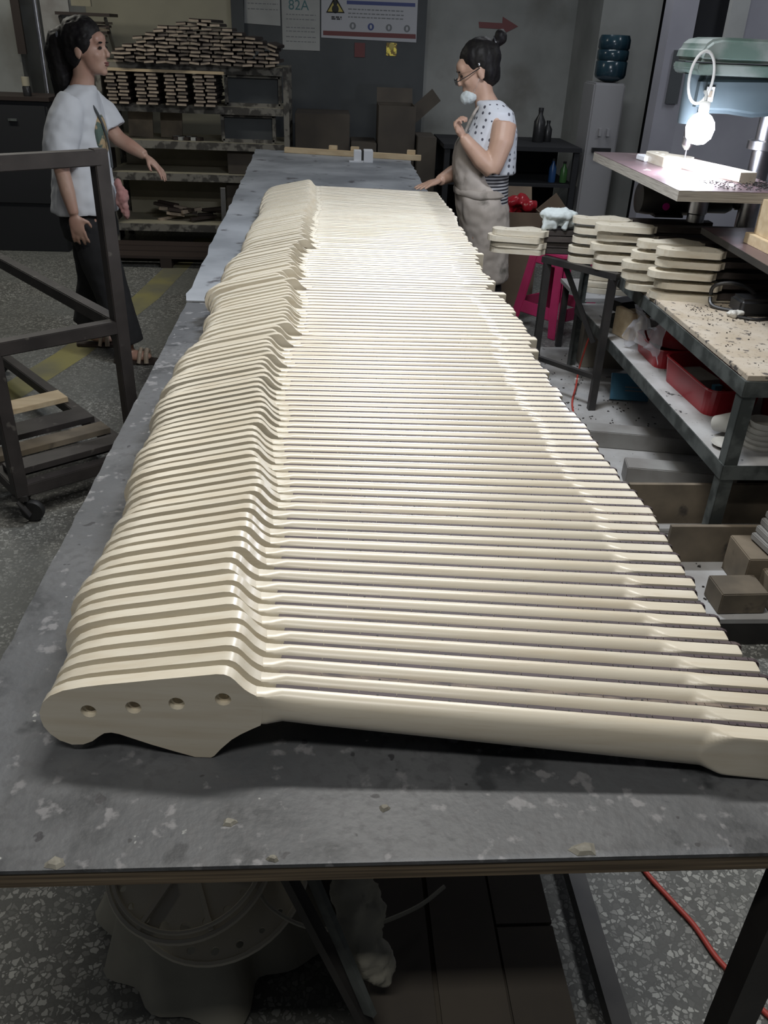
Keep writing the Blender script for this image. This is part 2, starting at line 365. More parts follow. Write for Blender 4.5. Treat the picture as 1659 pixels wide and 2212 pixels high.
# ------------------------------------------------------------ the setting
struct('floor', MB().bb((-6, -1.5, -0.05), (6, 10, 0)), M['terrazzo'])
WY = 7.9
wb = struct('wall_back', MB().bb((-6, WY, 0), (6, WY + 0.15, 3.1)), M['wall_grey'])
struct('cream_panel', MB().bb((-1.95, WY - 0.03, 0), (-0.80, WY, 3.1)), M['wall_cream'], wb)
struct('corner_post', MB().bb((-0.80, WY - 0.06, 0), (-0.70, WY, 3.1)), M['wall_dark'], wb)
struct('dark_dado', MB().bb((-0.70, WY - 0.02, 0), (0.78, WY, 3.1)), M['wall_dark'], wb)
struct('pipe', MB().tube([(2.13, WY - 0.03, 0), (2.13, WY - 0.03, 3.0)], 0.022), M['wall_grey'], wb)
p = struct('trim_1', MB().bb((2.02, 7.15, 0), (2.47, 7.9, 3.1)), M['wall_grey'])          # pillar beside the water dispenser
p2 = struct('wall_right', MB().bb((2.66, 6.25, 0), (6, 6.40, 3.1)), M['wall_bluegrey'])
struct('trim_2', MB().bb((2.23, 6.25, 0), (2.40, 6.40, 3.1)), M['wall_bluegrey'])
struct('trim_3', MB().bb((2.40, 6.25, 0), (2.66, 6.38, 1.56)), M['wall_bluegrey'])
struct('window_1', MB().bb((2.40, 6.33, 1.56), (2.66, 6.38, 3.1)), M['dark_gap'])
struct('trim_4', MB().bb((2.60, 6.20, 1.2), (2.72, 6.25, 3.1)), M['paper'])
struct('wall_end', MB().bb((2.47, 7.3, 0), (6, 7.4, 3.1)), M['dark_gap'])
struct('wall_left', MB().bb((-6, 7.2, 0), (-2.3, 7.35, 3.1)), M['wall_grey'])
# painted yellow lane on the floor, a thin worn coat
def lane(pts, wd, name):
    mb = MB(); L_, R_ = [], []
    for i, p in enumerate(pts):
        p = Vector(p); d = (Vector(pts[min(i + 1, len(pts) - 1)]) - Vector(pts[max(i - 1, 0)])).normalized(); n = Vector((-d.y, d.x))
        L_.append(p + n * wd / 2); R_.append(p - n * wd / 2)
    n = len(pts); vs = [(q.x, q.y, 0.0008) for q in L_] + [(q.x, q.y, 0.0008) for q in R_]
    return mb.add(vs, [(i, i + 1, n + i + 1, n + i) for i in range(n - 1)])
m = mat('lane_yellow', (0.26, 0.235, 0.085), 0.7, col2=(0.15, 0.145, 0.10), scale=3, lo=0.38, hi=0.65, detail=8)
fl = bpy.data.objects['floor']
struct('painted_lane', lane([(-1.60, 3.45), (-1.50, 3.75), (-1.36, 4.3), (-1.18, 5.4), (-1.08, 6.6), (-1.02, 7.2)], 0.17, ''), m, fl)
# ------------------------------------------------------------ the long row of bass necks
TZ = 0.80
HEAD = [(-.187, .050), (-.1865, .060), (-.181, .074), (-.171, .0845), (-.156, .0925), (-.135, .0985), (-.11, .1035), (-.08, .1085), (-.052, .1135), (-.02, .1188), (0, .1222), (.012, .1243), (.020, .1243), (.0265, .1215),
        (.0315, .1165), (.036, .1105), (.041, .1045), (.047, .0995), (.053, .0960), (.060, .074), (.0565, .053), (.046, .0465), (.034, .0385), (.023, .0295), (.010, .0145), (.002, .0035), (-.002, .0006), (-.020, .0005),
        (-.042, .008), (-.067, .0170), (-.090, .0265), (-.102, .0315), (-.111, .0335), (-.119, .0320), (-.126, .0265), (-.134, .0190), (-.145, .0135), (-.158, .0125), (-.171, .0185), (-.180, .0280), (-.1855, .0390)]
HOLES = [(-.132, .064), (-.082, .072), (-.034, .080), (.017, .089)]
def zt(u):
    if u < .08: return .0975 - .0025 * min(1, max(0, (u - .045) / .02))
    return .095 - .0574 * (u - .08)
def wn(u): return .044 + .018 * max(0, u - .08) / .56 if u > .08 else .044
def neck_body():
    mb = MB()
    for (y0, y1, r, bv) in ((-.0155, -.0085, .0088, .0), (-.0085, -.0010, .0062, .0)):
        vs, fs = curve_plate('h', HEAD, [(h[0], h[1], r) for h in HOLES], y1 - y0 - 2 * bv, bv)
        mb.add([(v[0], (y0 + y1) / 2 - v[2], v[1]) for v in vs], fs)
    us = [.044, .050, .056, .063, .071, .08, .095, .12, .16, .24, .34, .44, .50, .525, .535, .5400, .5430, .546, .549, .552, .556, .560, .564, .568, .572, .577, .583, .60, .651, .654]
    rings = []; NS = 22
    for u in us:
        a, b = zt(u), zt(u) - wn(u); zc, hw = (a + b) / 2, (a - b) / 2
        t = min(1, max(0, (u - .045) / .04)); t = t * t * (3 - 2 * t)
        pw = 40 * (1 - t) ** 2 + 2.3; d0 = .0152 + .0022 * min(1, max(0, (u - .07) / .05)) + .0008 * min(1, max(0, (u - .1) / .4))
        ring = []
        for k in range(NS + 1):
            s = math.cos(math.pi * k / NS)
            e = min(1, max(0, (u - (.540 + .014 * abs(s) ** 2)) / (.006 + .022 * s * s))); e = e * e * (3 - 2 * e)
            y1 = -d0 * (1 - min(abs(s), .9999) ** pw) ** .5
            y2 = -.0193 * (1 - min(abs(s), .9999) ** 60) ** .5
            y = y1 * (1 - e) + y2 * e
            if u > .653: y *= .93; 
            ring.append((u, y, zc + s * hw * (1 if u < .653 else .97)))
        rings.append(ring)
    mb.ring_loft(rings, True, True)
    return mb.mesh('neck_body', None, 0, 32)
def fretboard():
    mb = MB(); us = [.072]
    for n in range(1, 21): us.append(.072 + .838 * (1 - 2 ** (-n / 12)))
    us.append(.662)
    us = [u for u in us if u <= .655] + [.662]
    for i in range(len(us) - 1):
        a, b = us[i] + .0004, us[i + 1] - .0004
        T = [(a, zt(a)), (b, zt(b))] if i < len(us) - 2 else [(a, zt(a)), (b - .008, zt(b)), (b - .002, zt(b) - .003), (b, zt(b) - .009)]
        Bm = [(b, zt(b) - wn(b)), (a, zt(a) - wn(a))] if i < len(us) - 2 else [(b, zt(b) - wn(b) + .009), (b - .003, zt(b) - wn(b) + .002), (b - .008, zt(b) - wn(b)), (a, zt(a) - wn(a))]
        mb.prism(T + Bm, .0001, .0055)
    a, b = .072, .655
    mb.prism([(a, zt(a) - .001), (b, zt(b) - .001), (b, zt(b) - wn(b) + .001), (a, zt(a) - wn(a) + .001)], .0002, .0035)
    return mb.mesh('fretboard', None, 0, False)
def side_dots():
    mb = MB(); fr = lambda n: .072 + .838 * (1 - 2 ** (-n / 12))
    P_ = [(fr(a) + fr(b)) / 2 for a, b in ((2, 3), (4, 5), (6, 7), (8, 9), (14, 15), (16, 17), (18, 19))] + [(fr(11) + fr(12)) / 2 - .006, (fr(11) + fr(12)) / 2 + .006]
    for u in P_:
        mb.lathe([(.0013, 0), (.0013, .0004)], (u, .0012, zt(u) + .00005), 8)
    return mb.mesh('side_dots', None, 0, False)
me_b, me_f, me_d = neck_body(), fretboard(), side_dots()
LINES = [1482.4, 1450.8, 1419.1, 1388.4, 1359.4, 1329.6, 1303.4, 1278, 1253.7, 1228.3, 1204.8, 1181.3, 1159.6, 1140.6, 1120.7, 1101, 1083.6, 1067, 1051, 1034.8, 1019, 1003, 989.4, 974.9, 960.6, 947.3, 933.8, 922, 909.4, 898, 886, 875, 864.3, 853, 842, 832.7, 823, 812.8, 803, 794, 784.4, 775.3, 766.3, 758, 749.9, 741.6, 733.5, 725, 717, 709.6, 701.2, 694.7, 687.2, 679.8, 672.7, 666, 659, 652.4, 646, 639, 633, 627, 620.7, 614.4, 609.5, 604]
ROWY = [gz(700, y, .8935).y for y in LINES]
while ROWY[-1] < 4.13: ROWY.append(ROWY[-1] + U(.0275, .0295))
def interp(tab, x):
    if x <= tab[0][0]: return tab[0][1]
    for (a, b), (c, d) in zip(tab, tab[1:]):
        if x <= c: return b + (d - b) * (x - a) / (c - a)
    return tab[-1][1]
YAW = [(.70, -4.2), (.83, -1.9), (1.0, .6), (1.25, 3.6), (1.5, 6.2), (1.9, 9.2), (2.3, 11.0), (3.0, 12.5), (4.15, 13.5)]
TIPX = [(.70, -.316), (.75, -.312), (.82, -.314), (.90, -.332), (1.05, -.324), (1.14, -.318), (1.3, -.336), (1.46, -.334), (1.56, -.347), (1.72, -.338), (1.85, -.343), (1.98, -.322), (2.2, -.318), (2.36, -.325), (2.42, -.350), (2.5, -.318), (2.7, -.33), (2.95, -.300), (3.4, -.305), (3.6, -.29), (4.2, -.305)]
rng = random.Random(3)
proto = None
for i, Yc in enumerate(ROWY):
    yaw = math.radians(interp(YAW, Yc)); tx = interp(TIPX, Yc) + (rng.uniform(-.0045, .0045) if Yc < 1.6 else rng.uniform(-.008, .008))
    if i in (45, 48, 62, 80): tx += .018
    if i == 0: tx = -.3165
    if proto is None:
        t = thing('bass_neck', '', 'guitar neck', group='bass necks standing on edge in the long row')
        obj('neck_body', me_b, M['maple'], t); obj('fretboard', me_f, M['rosewood'], t); setp(obj('side_dots', me_d, M['dot'], t), kind='stuff')
        proto = t
    else: t = copy_tree(proto)
    # crest passes (X=-0.03, Y) : place the origin (u=0) on the same axis
    u0 = tx + .187 * math.cos(yaw)
    t.location = (u0, Yc - .0055 + (u0 + .03) * math.tan(yaw), TZ + .0006); t.rotation_euler = (0, 0, yaw)
    if i == 0: lb = 'front maple bass neck of the row, headstock with four tuner holes fully in view'
    elif i == len(ROWY) - 1: lb = 'last maple bass neck at the far end of the long row'
    elif i == 45: lb = 'bass neck pushed right of its neighbours so one tuner hole shows, midway along the row'
    else: lb = ordinal(i + 1) + ' bare maple bass neck from the front end of the long row'
    t['label'] = lb
# ------------------------------------------------------------ two work tables end to end
def sheet_outline(y0, y1, xl0, xl1, xr0, xr1, rag, seed, n=60):
    rg = random.Random(seed); L_, Rr = [], []
    for k in range(n + 1):
        t = k / n; y = y0 + (y1 - y0) * t
        L_.append((xl0 + (xl1 - xl0) * t + rg.uniform(-rag, rag), y)); Rr.append((xr0 + (xr1 - xr0) * t + rg.uniform(-rag, rag), y))
    Rr[-1] = (Rr[-1][0], Rr[-1][1] - (.2 if y1 > 4 else 0)); Rr[-2] = (Rr[-2][0], min(Rr[-2][1], Rr[-1][1] - .02)) if y1 > 4 else Rr[-2]; Rr[-3] = (Rr[-3][0], min(Rr[-3][1], Rr[-1][1] - .04)) if y1 > 4 else Rr[-3]; return L_ + Rr[::-1]
t = thing('work_table', 'grey sheet-topped work table nearest the camera, paint-spotted front edge', 'table', (0.04, .55, 0))
part('top_sheet', MB().prism(sheet_outline(.548, 2.515, -.422, -.430, .500, .500, .0015, 1), TZ - .005, TZ, 'XY'), M['table_sheet'], t)
part('plywood_board', MB().bb((-.418, .5495, TZ - .027), (.497, 2.512, TZ - .0055)), M['plywood'], t, label='brown plywood board under the sheet')
b = MB()
for y in (.60, 2.46): b.bar((-.39, y, TZ - .042), (.49, y, TZ - .042), .04, .04)
for x in (-.39, .485): b.bar((x, .60, TZ - .042), (x, 2.46, TZ - .042), .04, .04)
part('top_frame', b, M['dark_steel'], t)
for x, y in ((-.012, 1.02), (.523, .583), (-.39, 2.44), (.485, 2.44)):
    part('leg', MB().bar((x, y, 0), (x, y, TZ - .022), .038, .038), M['dark_steel'], t)
part('lower_rail', MB().bar((.495, .60, .075), (.495, 2.44, .045), .034, .034), M['dark_steel'], t)
# far table
t = thing('work_table', 'pale grey ragged-edged work table behind the near one, dispenser on it', 'table', (0.0, 2.53, 0))
part('top_sheet', MB().prism(sheet_outline(2.535, 6.30, -.440, -.515, .500, .530, .006, 2, 50), TZ - .004, TZ, 'XY'), M['table_sheet_far'], t)
part('plywood_board', MB().bb((-.42, 2.55, TZ - .021), (.49, 6.08, TZ - .0045)), M['plywood'], t, label='brown plywood board under the sheet')
for x in (-.38, .44):
    for y in (2.62, 4.4, 6.2): part('leg', MB().bar((x, y, 0), (x, y, TZ - .022), .038, .038), M['dark_steel'], t)
    part('lower_rail', MB().bar((x, 2.62, .12), (x, 6.2, .12), .034, .034), M['dark_steel'], t)
# paint flakes on the near table
for k, (x, y, r) in enumerate(((0.197 - .30, .60, .009), (-.268, .556, .012), (.055 - .11, .555, .007), (.06, .615, .0085), (.262, .557, .016))):
    mb = MB(); pts = [(x + r * U(.6, 1.1) * math.cos(a * .63), y + r * .7 * U(.6, 1.1) * math.sin(a * .63)) for a in range(10)]
    n = len(pts); mb.add([(px, py, TZ + .0003) for px, py in pts] + [(x + (px - x) * .6, y + (py - y) * .6, TZ + .0035) for px, py in pts] + [(x, y, TZ + .0045)],
        [(i, (i + 1) % n, n + (i + 1) % n, n + i) for i in range(n)] + [(n + i, n + (i + 1) % n, 2 * n) for i in range(n)] + [tuple(range(n - 1, -1, -1))])
    solo('paint_flake', mb, M['flake'], ['crumb of dried filler left of middle near the front table edge', 'yellowish glue blob at the left of the front table edge', 'tiny grey crumb on the front table edge below the headstock', 'crinkled pale filler crumb on the table in front of the neck', 'flat yellowish glue smear on the right front table edge'][k], 'crumb', 'crumbs on the near table')
# ------------------------------------------------------------ dark steel cart at the left
A = Vector((-1.06, 2.58, 0)); B = Vector((-.722, 2.847, 0)); S_ = Vector((-.62, .785, 0))   # near side, and the direction of its other side
C_ = B + S_ * 1.50; D_ = A + S_ * 1.50
t = thing('cart', 'dark steel frame cart on casters at the left, square tube with braces', 'cart', (-1.2, 3.0, 0))
def Z(p, z): return Vector((p.x, p.y, z))
TOP = 1.182
for p in (A, B, C_, D_): part('post', MB().bar(Z(p, .10), Z(p, TOP), .046, .046, (B - A)), M['cart_steel'], t, bevel=.003)
for p, q in ((A, B), (B, C_), (C_, D_), (D_, A)):
    if (p, q) == (A, B): part('top_rail', MB().bar(Z(p, TOP - .025), Z(q, TOP - .025), .05, .045), M['cart_steel'], t, bevel=.003)
    part('middle_rail', MB().bar(Z(p, .62), Z(q, .62), .045, .045), M['cart_steel'], t, bevel=.003)
    part('bottom_rail', MB().bar(Z(p, .12), Z(q, .12), .045, .045), M['cart_steel'], t, bevel=.003)
for p in (A, B, C_, D_):
    fk = part('caster', MB().bb((p.x - .025, p.y - .022, .085), (p.x + .025, p.y + .022, .105)).bar((p.x - .004, p.y - .026, .09), (p.x + .03, p.y - .026, .035), .03, .004).bar((p.x - .004, p.y + .026, .09), (p.x + .03, p.y + .026, .035), .03, .004), M['dark_steel'], t)
    part('wheel', MB().lathe([(.006, -.014), (.036, -.014), (.040, -.008), (.040, .008), (.036, .014), (.006, .014)], (p.x + .03, p.y, .0405), 20, 'Y'), M['rubber'], fk, smooth=True)
# boards lying across the bottom rails of the cart
u = (C_ - B).normalized()
for k, (off, z, w_, m, lb) in enumerate(((.06, .1432, .10, 'cart_steel', 'dark angle bar lying on the cart bottom rails, lowest'), (.15, .1435, .08, 'board_tan', 'narrow brown board on the cart bottom rails'), (.03, .166, .07, 'cart_steel', 'dark strip stacked nearest the table on the cart bottom'), (.25, .1432, .12, 'cart_steel', 'wide dark board in the cart bottom'), (.40, .1435, .10, 'pale_wood', 'pale wooden board lying at the back of the cart bottom'))):
    a = A + S_ * (off * 1.6) - (B - A) * .0; b = B + S_ * (off * 1.6) 
    solo('board', MB().bar(Z(a, z + .011), Z(b, z + .011), w_, .022), M[m], lb, 'board', 'boards on the cart bottom', bevel=.001)
# ------------------------------------------------------------ under the near table
def drape(name, c, z1, r0, r1, folds, seed, m, label, cat, ry=1.0, skirt=1.35):
    rg = random.Random(seed); n = 72; rings = []
    ph = [rg.uniform(0, 6.28) for _ in range(3)]
    for i, f in enumerate((0, .25, .5, .8, .97, 1.0, 1.03, 1.1, 1.3, 1.6, 2.0)):
        ring = []
        for k in range(n):
            a = 2 * math.pi * k / n
            if f <= 1: r = r0 * f; z = z1 + .008 * math.cos(f * 1.5) + .002 * math.sin(3 * a)
            else:
                t = (f - 1) / 1.0; w_ = .028 * t * math.sin(folds * a + ph[0]) + .016 * t * math.sin((folds * 2 - 1) * a + ph[1])
                sq = 1 + .16 * t * math.cos(4 * a + .6)
                r = (r0 + (r1 - r0) * t ** .8) * sq + w_; z = z1 - (z1 - .012) * t ** 1.15
            ring.append((c[0] + r * math.cos(a), c[1] + r * ry * math.sin(a), max(z, .004)))
        rings.append(ring)
    mb = MB().ring_loft(rings[1:], True, True)
    return solo(name, mb, m, label, cat, smooth=60)
drape('draped_cloth', (-.222, 1.0), .275, .10, .20, 5, 4, M['cloth_grey'], 'grey dust cloth draped over a low stool under the table front', 'cloth', .8)
def flange(c, r, ri, th, holes, tilt):
    n = 48; Mx = Matrix.Rotation(tilt[0], 3, 'X') @ Matrix.Rotation(tilt[1], 3, 'Y')
    out = [(r * math.cos(a * math.tau / n), r * math.sin(a * math.tau / n)) for a in range(n)]
    vs, fs = curve_plate('f', out, holes, th, .0)
    mb = MB().add([Mx @ Vector(v) + Vector(c) for v in vs], fs)
    rim = [Mx @ Vector((r * math.cos(a * math.tau / n), r * math.sin(a * math.tau / n), 0)) + Vector(c) for a in range(n + 1)]
    mb.tube(rim, .005, 6, False)
    return mb
T_ = (math.radians(14), math.radians(-6))
Mx = Matrix.Rotation(T_[0], 3, 'X') @ Matrix.Rotation(T_[1], 3, 'Y')
c0 = Vector((-.178, .905, .326)); ax = Mx @ Vector((0, 0, 1))
t = thing('cable_reel', 'off-white plastic reel with holed flanges lying on the cloth under the table', 'reel', c0)
H_ = lambda R0, sz: [(R0 * math.cos(a), R0 * math.sin(a), sz * (.7 + .5 * abs(math.sin(a * 1.7)))) for a in [math.radians(d) for d in range(205, 350, 17)]] + [(R0 * math.cos(a), R0 * math.sin(a), sz) for a in (1.0, 2.0, 3.0)]
part('flange', flange(c0, .145, 0, .004, H_(.128, .0055), T_), M['reel_white'], t, smooth=30, label='lower flange')
part('flange', flange(c0 + ax * .075 + Vector((-.028, -.012, 0)), .128, 0, .004, H_(.108, .0065), T_), M['reel_white'], t, smooth=30, label='upper flange with raised rim')
part('hub', MB().lathe([(.09, 0), (.088, .035), (.085, .073)], c0 + Vector((-.012, -.005, 0)), 32, rot=Mx), M['reel_white'], t, smooth=30)
part('rim_ring', MB().tube([c0 + ax * .083 + Vector((-.028, -.012, 0)) + Mx @ Vector((.118 * math.cos(a * math.tau / 48), .118 * math.sin(a * math.tau / 48), 0)) for a in range(49)], .0035, 6, False), M['reel_white'], t)
for a in (-2.1, -1.2, -.3): part('spoke', MB().bar(c0 + ax * .080 + Vector((-.028, -.012, 0)) + Mx @ Vector((.04 * math.cos(a), .04 * math.sin(a), 0)), c0 + ax * .080 + Vector((-.028, -.012, 0)) + Mx @ Vector((.125 * math.cos(a), .125 * math.sin(a), 0)), .007, .007), M['reel_white'], t)
# dark carton
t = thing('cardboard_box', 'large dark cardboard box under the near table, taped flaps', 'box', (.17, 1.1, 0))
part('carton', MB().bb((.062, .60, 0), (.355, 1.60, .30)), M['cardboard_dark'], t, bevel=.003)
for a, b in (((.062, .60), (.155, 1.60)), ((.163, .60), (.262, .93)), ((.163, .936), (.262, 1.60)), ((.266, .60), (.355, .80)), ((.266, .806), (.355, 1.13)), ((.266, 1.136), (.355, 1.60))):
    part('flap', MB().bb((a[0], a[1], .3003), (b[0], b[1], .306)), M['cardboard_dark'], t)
# long bars and bundle standing in the gap between cloth and carton
solo('bar', MB().bar(gz(618, 1885, .56), gz(800, 2230, .312), .016, .016), M['dark_steel'], 'thin dark bar leaning beside the reel under the table', 'bar')
solo('bar', MB().bar(gz(668, 1878, .58), gz(800, 2190, .36), .008, .018), M['bench_steel'], 'flat grey bar leaning just right of the thin dark one under the table', 'bar')
mb = MB(); c1, c2 = gz(752, 1880, .52), gz(812, 2100, .38)
for k in range(26):
    q = c1.lerp(c2, k / 25); mb.ell(q + Vector((U(-.012, .012), U(-.01, .01), U(-.01, .01))), (.028 * U(.6, 1.1), .02, .03 * U(.6, 1.1)), 8, 6)
o = obj('plastic_bundle', remesh('plastic_bundle', mb, .006, 2, c2, (.007, 55)), M['cloth_grey']); o.location = c2
setp(o, 'crumpled plastic-wrapped bundle leaning on the dark box under the table', 'bundle')
hp = catmull([gz(560, 1930, .36), gz(590, 1965, .35), gz(650, 1998, .345), gz(720, 2008, .345), gz(800, 2000, .345), gz(900, 1960, .345), gz(960, 1915, .345)], 6)
solo('thin_hose', MB().tube(hp, .0035, 8), M['cloth_grey'], 'thin grey hose sagging across the bars under the table', 'hose')
hp = catmull([gz(1360, 1820, .006), gz(1392, 1880, .006), gz(1450, 1945, .006), gz(1500, 2000, .006), gz(1545, 2065, .006), gz(1590, 2115, .006), gz(1630, 2165, .006), gz(1700, 2230, .006)], 6)
solo('air_hose', MB().tube(hp, .0055, 10), M['hose_red'], 'red air hose lying across the terrazzo floor at the lower right', 'hose', smooth=60)
# ------------------------------------------------------------ rack of neck blanks at the back left
RY0, RY1, RL, RR = 6.80, 7.35, -1.66, -.325
t = thing('storage_rack', 'paint-splashed steel rack at the back left, neck blanks piled on it', 'rack', (-1.0, 7.07, 0))
for x in (RL, RR):
    for y in (RY0, RY1 - .04): part('post', MB().bar((x, y + .02, 0), (x, y + .02, 1.29), .045, .04), M['rack_paint'], t)
for z in (1.268, 1.005, .760, .535, .165):
    part('shelf_board', MB().bb((RL, RY0 + .02, z), (RR, RY1 - .03, z + .018)), M['rack_board'], t)
    part('front_rail', MB().bb((RL + .023, RY0 - .004, z - .035), (RR - .023, RY0 + .018, z + .016)), M['rack_paint'], t)
for (x0, x1, z0, z1) in ((-.76, -.37, 1.035, 1.225), (-.80, -.42, .79, .965)):
    f = MB()
    for a, b in (((x0, z0), (x1, z0)), ((x0, z1), (x1, z1)), ((x0, z0), (x0, z1)), ((x1, z0), (x1, z1))): f.bar((a[0], RY0 + .05, a[1]), (b[0], RY0 + .05, b[1]), .025, .025)
    part('inner_frame', f, M['rack_paint'], t)
    part('back_sheet', MB().bb((x0, RY0 + .07, z0), (x1, RY0 + .076, z1)), M['wall_dark'], t)
def blank_mesh():
    me = MB().bb((-.034, 0, 0), (.034, .46, .0125)).bb((-.031, .004, .0126), (.031, .46, .019)).mesh('neck_blank')
    me.materials.append(M['blank_dark']); me.materials.append(M['blank_end'])
    for p in me.polygons:
        if p.normal.y < -.9 and p.center.z < .0126: p.material_index = 1
    return me
BM_ = blank_mesh(); rg = random.Random(11)
CN = [0]
def blank(x, y, z, ry=0.0, rz=0.0, lab='', grp=''):
    o = obj('neck_blank', BM_); o.location = (x, y, z); o.rotation_euler = (0, ry, rz)
    return setp(o, lab, 'wood blank', grp)
LT, GT = 'dark neck blank with pale sawn end in the loose pile on top of the rack', 'neck blanks piled on top of the rack'
prof = [(-1.52, 1.37), (-1.36, 1.46), (-1.22, 1.52), (-1.05, 1.565), (-.90, 1.58), (-.78, 1.56), (-.70, 1.51), (-.55, 1.49), (-.42, 1.44), (-.34, 1.38)]
x = -1.49; ci = 0
while x < -.36:
    n = int((interp(prof, x) - 1.288) / .0238)
    for k in range(max(n, 1)):
        ry = rg.uniform(-.12, .12)
        if x > -.50 and k > 3: ry = .40 + rg.uniform(-.1, .1)
        blank(x + (k % 2) * .02 + rg.uniform(-.008, .008), 6.70 + rg.uniform(-.03, .04), 1.2875 + .0238 * k + abs(ry) * .034, ry, rg.uniform(-.08, .08), 'neck blank in the pile atop the rack, ' + ordinal(ci + 1) + ' column from left, ' + ordinal(k + 1) + ' from bottom', GT)
    x += .076; ci += 1
LL, GL = 'neck blank in the cross-stacked columns on the second rack shelf', 'neck blanks on the second shelf of the rack'
for g in range(4):
    for c in range(2):
        for k in range(9):
            blank(-1.56 + g * .205 + c * .083 + (k % 2) * .012, 6.72 + rg.uniform(-.015, .02), 1.0240 + .0225 * k + (c * .006 if k else 0), 0, rg.uniform(-.03, .03), 'neck blank on the second rack shelf, ' + ordinal(g * 2 + c + 1) + ' column from left, ' + ordinal(k + 1) + ' from bottom', GL)
solo('batten', MB().bar((-1.60, 6.76, 1.240), (-.76, 6.76, 1.240), .045, .018), M['pale_wood'], 'long pale batten lying over the stacked blanks on the second rack shelf', 'board')
for i, (x0, x1, z0, z1) in enumerate(((-1.28, -1.12, .78, 1.0), (-1.52, -1.34, .78, .96))):
    solo('board_offcut', MB().box(((x0 + x1) / 2, 7.0, (z0 + z1) / 2 + .001), (x1 - x0, .02, z1 - z0), Matrix.Rotation(.05, 3, 'Y')), M['board_tan'], ['upright brown board standing on the third rack shelf, right one', 'upright brown board standing on the third rack shelf, left one'][i], 'board')
for i in range(9):
    solo('small_part', MB().box((-1.16 + .045 * (i % 5), 6.88 + .06 * (i // 5), .7785 + .012), (.035, .05, .022), U(-.5, .5)), M['paper' if i % 2 else 'blank_dark'], 'small offcut lying loose on the third rack shelf', 'offcut', 'small offcuts on the third shelf')
solo('brown_carton', MB().bb((-.78, 6.86, .554), (-.36, 7.2, .74)), M['cardboard_dark'], 'dark brown carton on the fourth rack shelf, right end', 'box', bevel=.004)
solo('brown_carton', MB().bb((-.80, 6.86, .184), (-.36, 7.2, .50)), M['cardboard_dark'], 'dark brown carton on the lowest rack shelf, right end', 'box', bevel=.004)
solo('wall_panel_sheet', MB().bb((-1.62, 7.25, .554), (-.82, 7.27, .75)), M['rack_board'], 'cream sheet standing behind the fourth rack shelf', 'panel')
solo('wall_panel_sheet', MB().bb((-1.62, 7.25, .184), (-.84, 7.27, .515)), M['rack_board'], 'cream sheet standing behind the lowest rack shelf', 'panel')
for i in range(16):
    a = U(-.7, .7); x = -1.33 + .34 * R() + (.0 if i < 9 else .15)
    solo('scrap_stick', MB().box((x, 6.92 + .1 * R(), .200 + .014 * i * (.9 if i < 9 else .4)), (U(.10, .22), .035, .022), Matrix.Rotation(U(-.25, .25), 3, 'Y') @ Matrix.Rotation(a, 3, 'Z')), M['blank_dark' if i % 3 else 'blank_end'], 'scrap stick in the heap of offcuts on the bottom rack shelf', 'offcut', 'offcut heap on the bottom rack shelf')
solo('leaning_stick', MB().bar((-.815, 6.70, .004), (-.79, 6.55, .50), .035, .012), M['grey_beam'], 'pale flat stick leaning at the right foot of the rack', 'stick')
pl = thing('pallet', 'low dark wooden pallet on the floor in front of the rack', 'pallet', (-1.1, 6.45, 0))
for k in range(3): part('plank', MB().bb((-1.75, 6.17 + k * .17, .065), (-.62, 6.32 + k * .17, .085)), M['blank_dark'], pl, bevel=.002)
for x in (-1.7, -1.18, -.68): part('bearer', MB().bb((x - .04, 6.17, 0), (x + .04, 6.66, .065)), M['blank_dark'], pl)
# ------------------------------------------------------------ left background
cb = thing('cabinet', 'dark cabinet against the left wall behind the white-shirted woman', 'cabinet', (-2.45, 6.75, 0))
part('body', MB().bb((-2.95, 6.6, 0), (-1.98, 7.0, 1.03)), M['dark_gap'], cb, bevel=.004)
part('top_panel', MB().bb((-2.97, 6.58, 1.03), (-1.96, 7.0, 1.055)), M['blank_dark'], cb)
for x0, x1 in ((-2.93, -2.48), (-2.46, -2.0)):
    d = part('door', MB().bb((x0, 6.588, .35), (x1, 6.6, 1.0)), M['dark_gap'], cb); part('handle', MB().bb(((x0 + x1) / 2 - .03, 6.57, .9), ((x0 + x1) / 2 + .03, 6.588, .915)), M['bench_steel'], d)
b = thing('bottle', 'small dark bottle with an olive cap on the left cabinet', 'bottle', (-2.125, 6.66, 1.0551))
part('glass', MB().lathe([(.001, 0), (.026, 0), (.028, .01), (.028, .055), (.024, .065)], (-2.125, 6.66, 1.0551), 16), M['black_plastic'], b, smooth=True)
part('cap', MB().lathe([(.026, .065), (.027, .12), (.001, .122)], (-2.125, 6.66, 1.0551), 16), M['rack_board'], b, smooth=True)
solo('wall_pipe', MB().tube([(-2.12, 7.12, 1.04), (-2.12, 7.12, 2.3)], .017, 12), M['metal_bright'], 'slim metal pipe rising behind the left cabinet', 'pipe', smooth=60)
for i, (x, w_, z0, z1, m) in enumerate(((-2.27, .03, 1.30, 2.0, 'blank_dark'), (-1.99, .10, 1.18, 1.85, 'grey_beam'), (-1.80, .07, 1.62, 1.9, 'rack_board'))):
    solo('hanging_board', MB().bb((x - w_, 7.14, z0), (x + w_, 7.165, z1)), M[m], ['dark strip hung on the left wall nearest the frame edge', 'grey board hung on the wall behind the ponytail', 'cream board hung on the wall right of the grey one'][i], 'board')
sh = thing('wall_shelf', 'wall shelf of odd wood pieces above the ponytailed woman', 'shelf', (-1.78, 7.2, 1.55))
part('shelf_board', MB().bb((-1.96, 7.02, 1.56), (-1.58, 7.3, 1.58)), M['blank_dark'], sh)
part('bracket', MB().bar((-1.94, 7.28, 1.3), (-1.94, 7.06, 1.55), .02, .02), M['rack_paint'], sh)
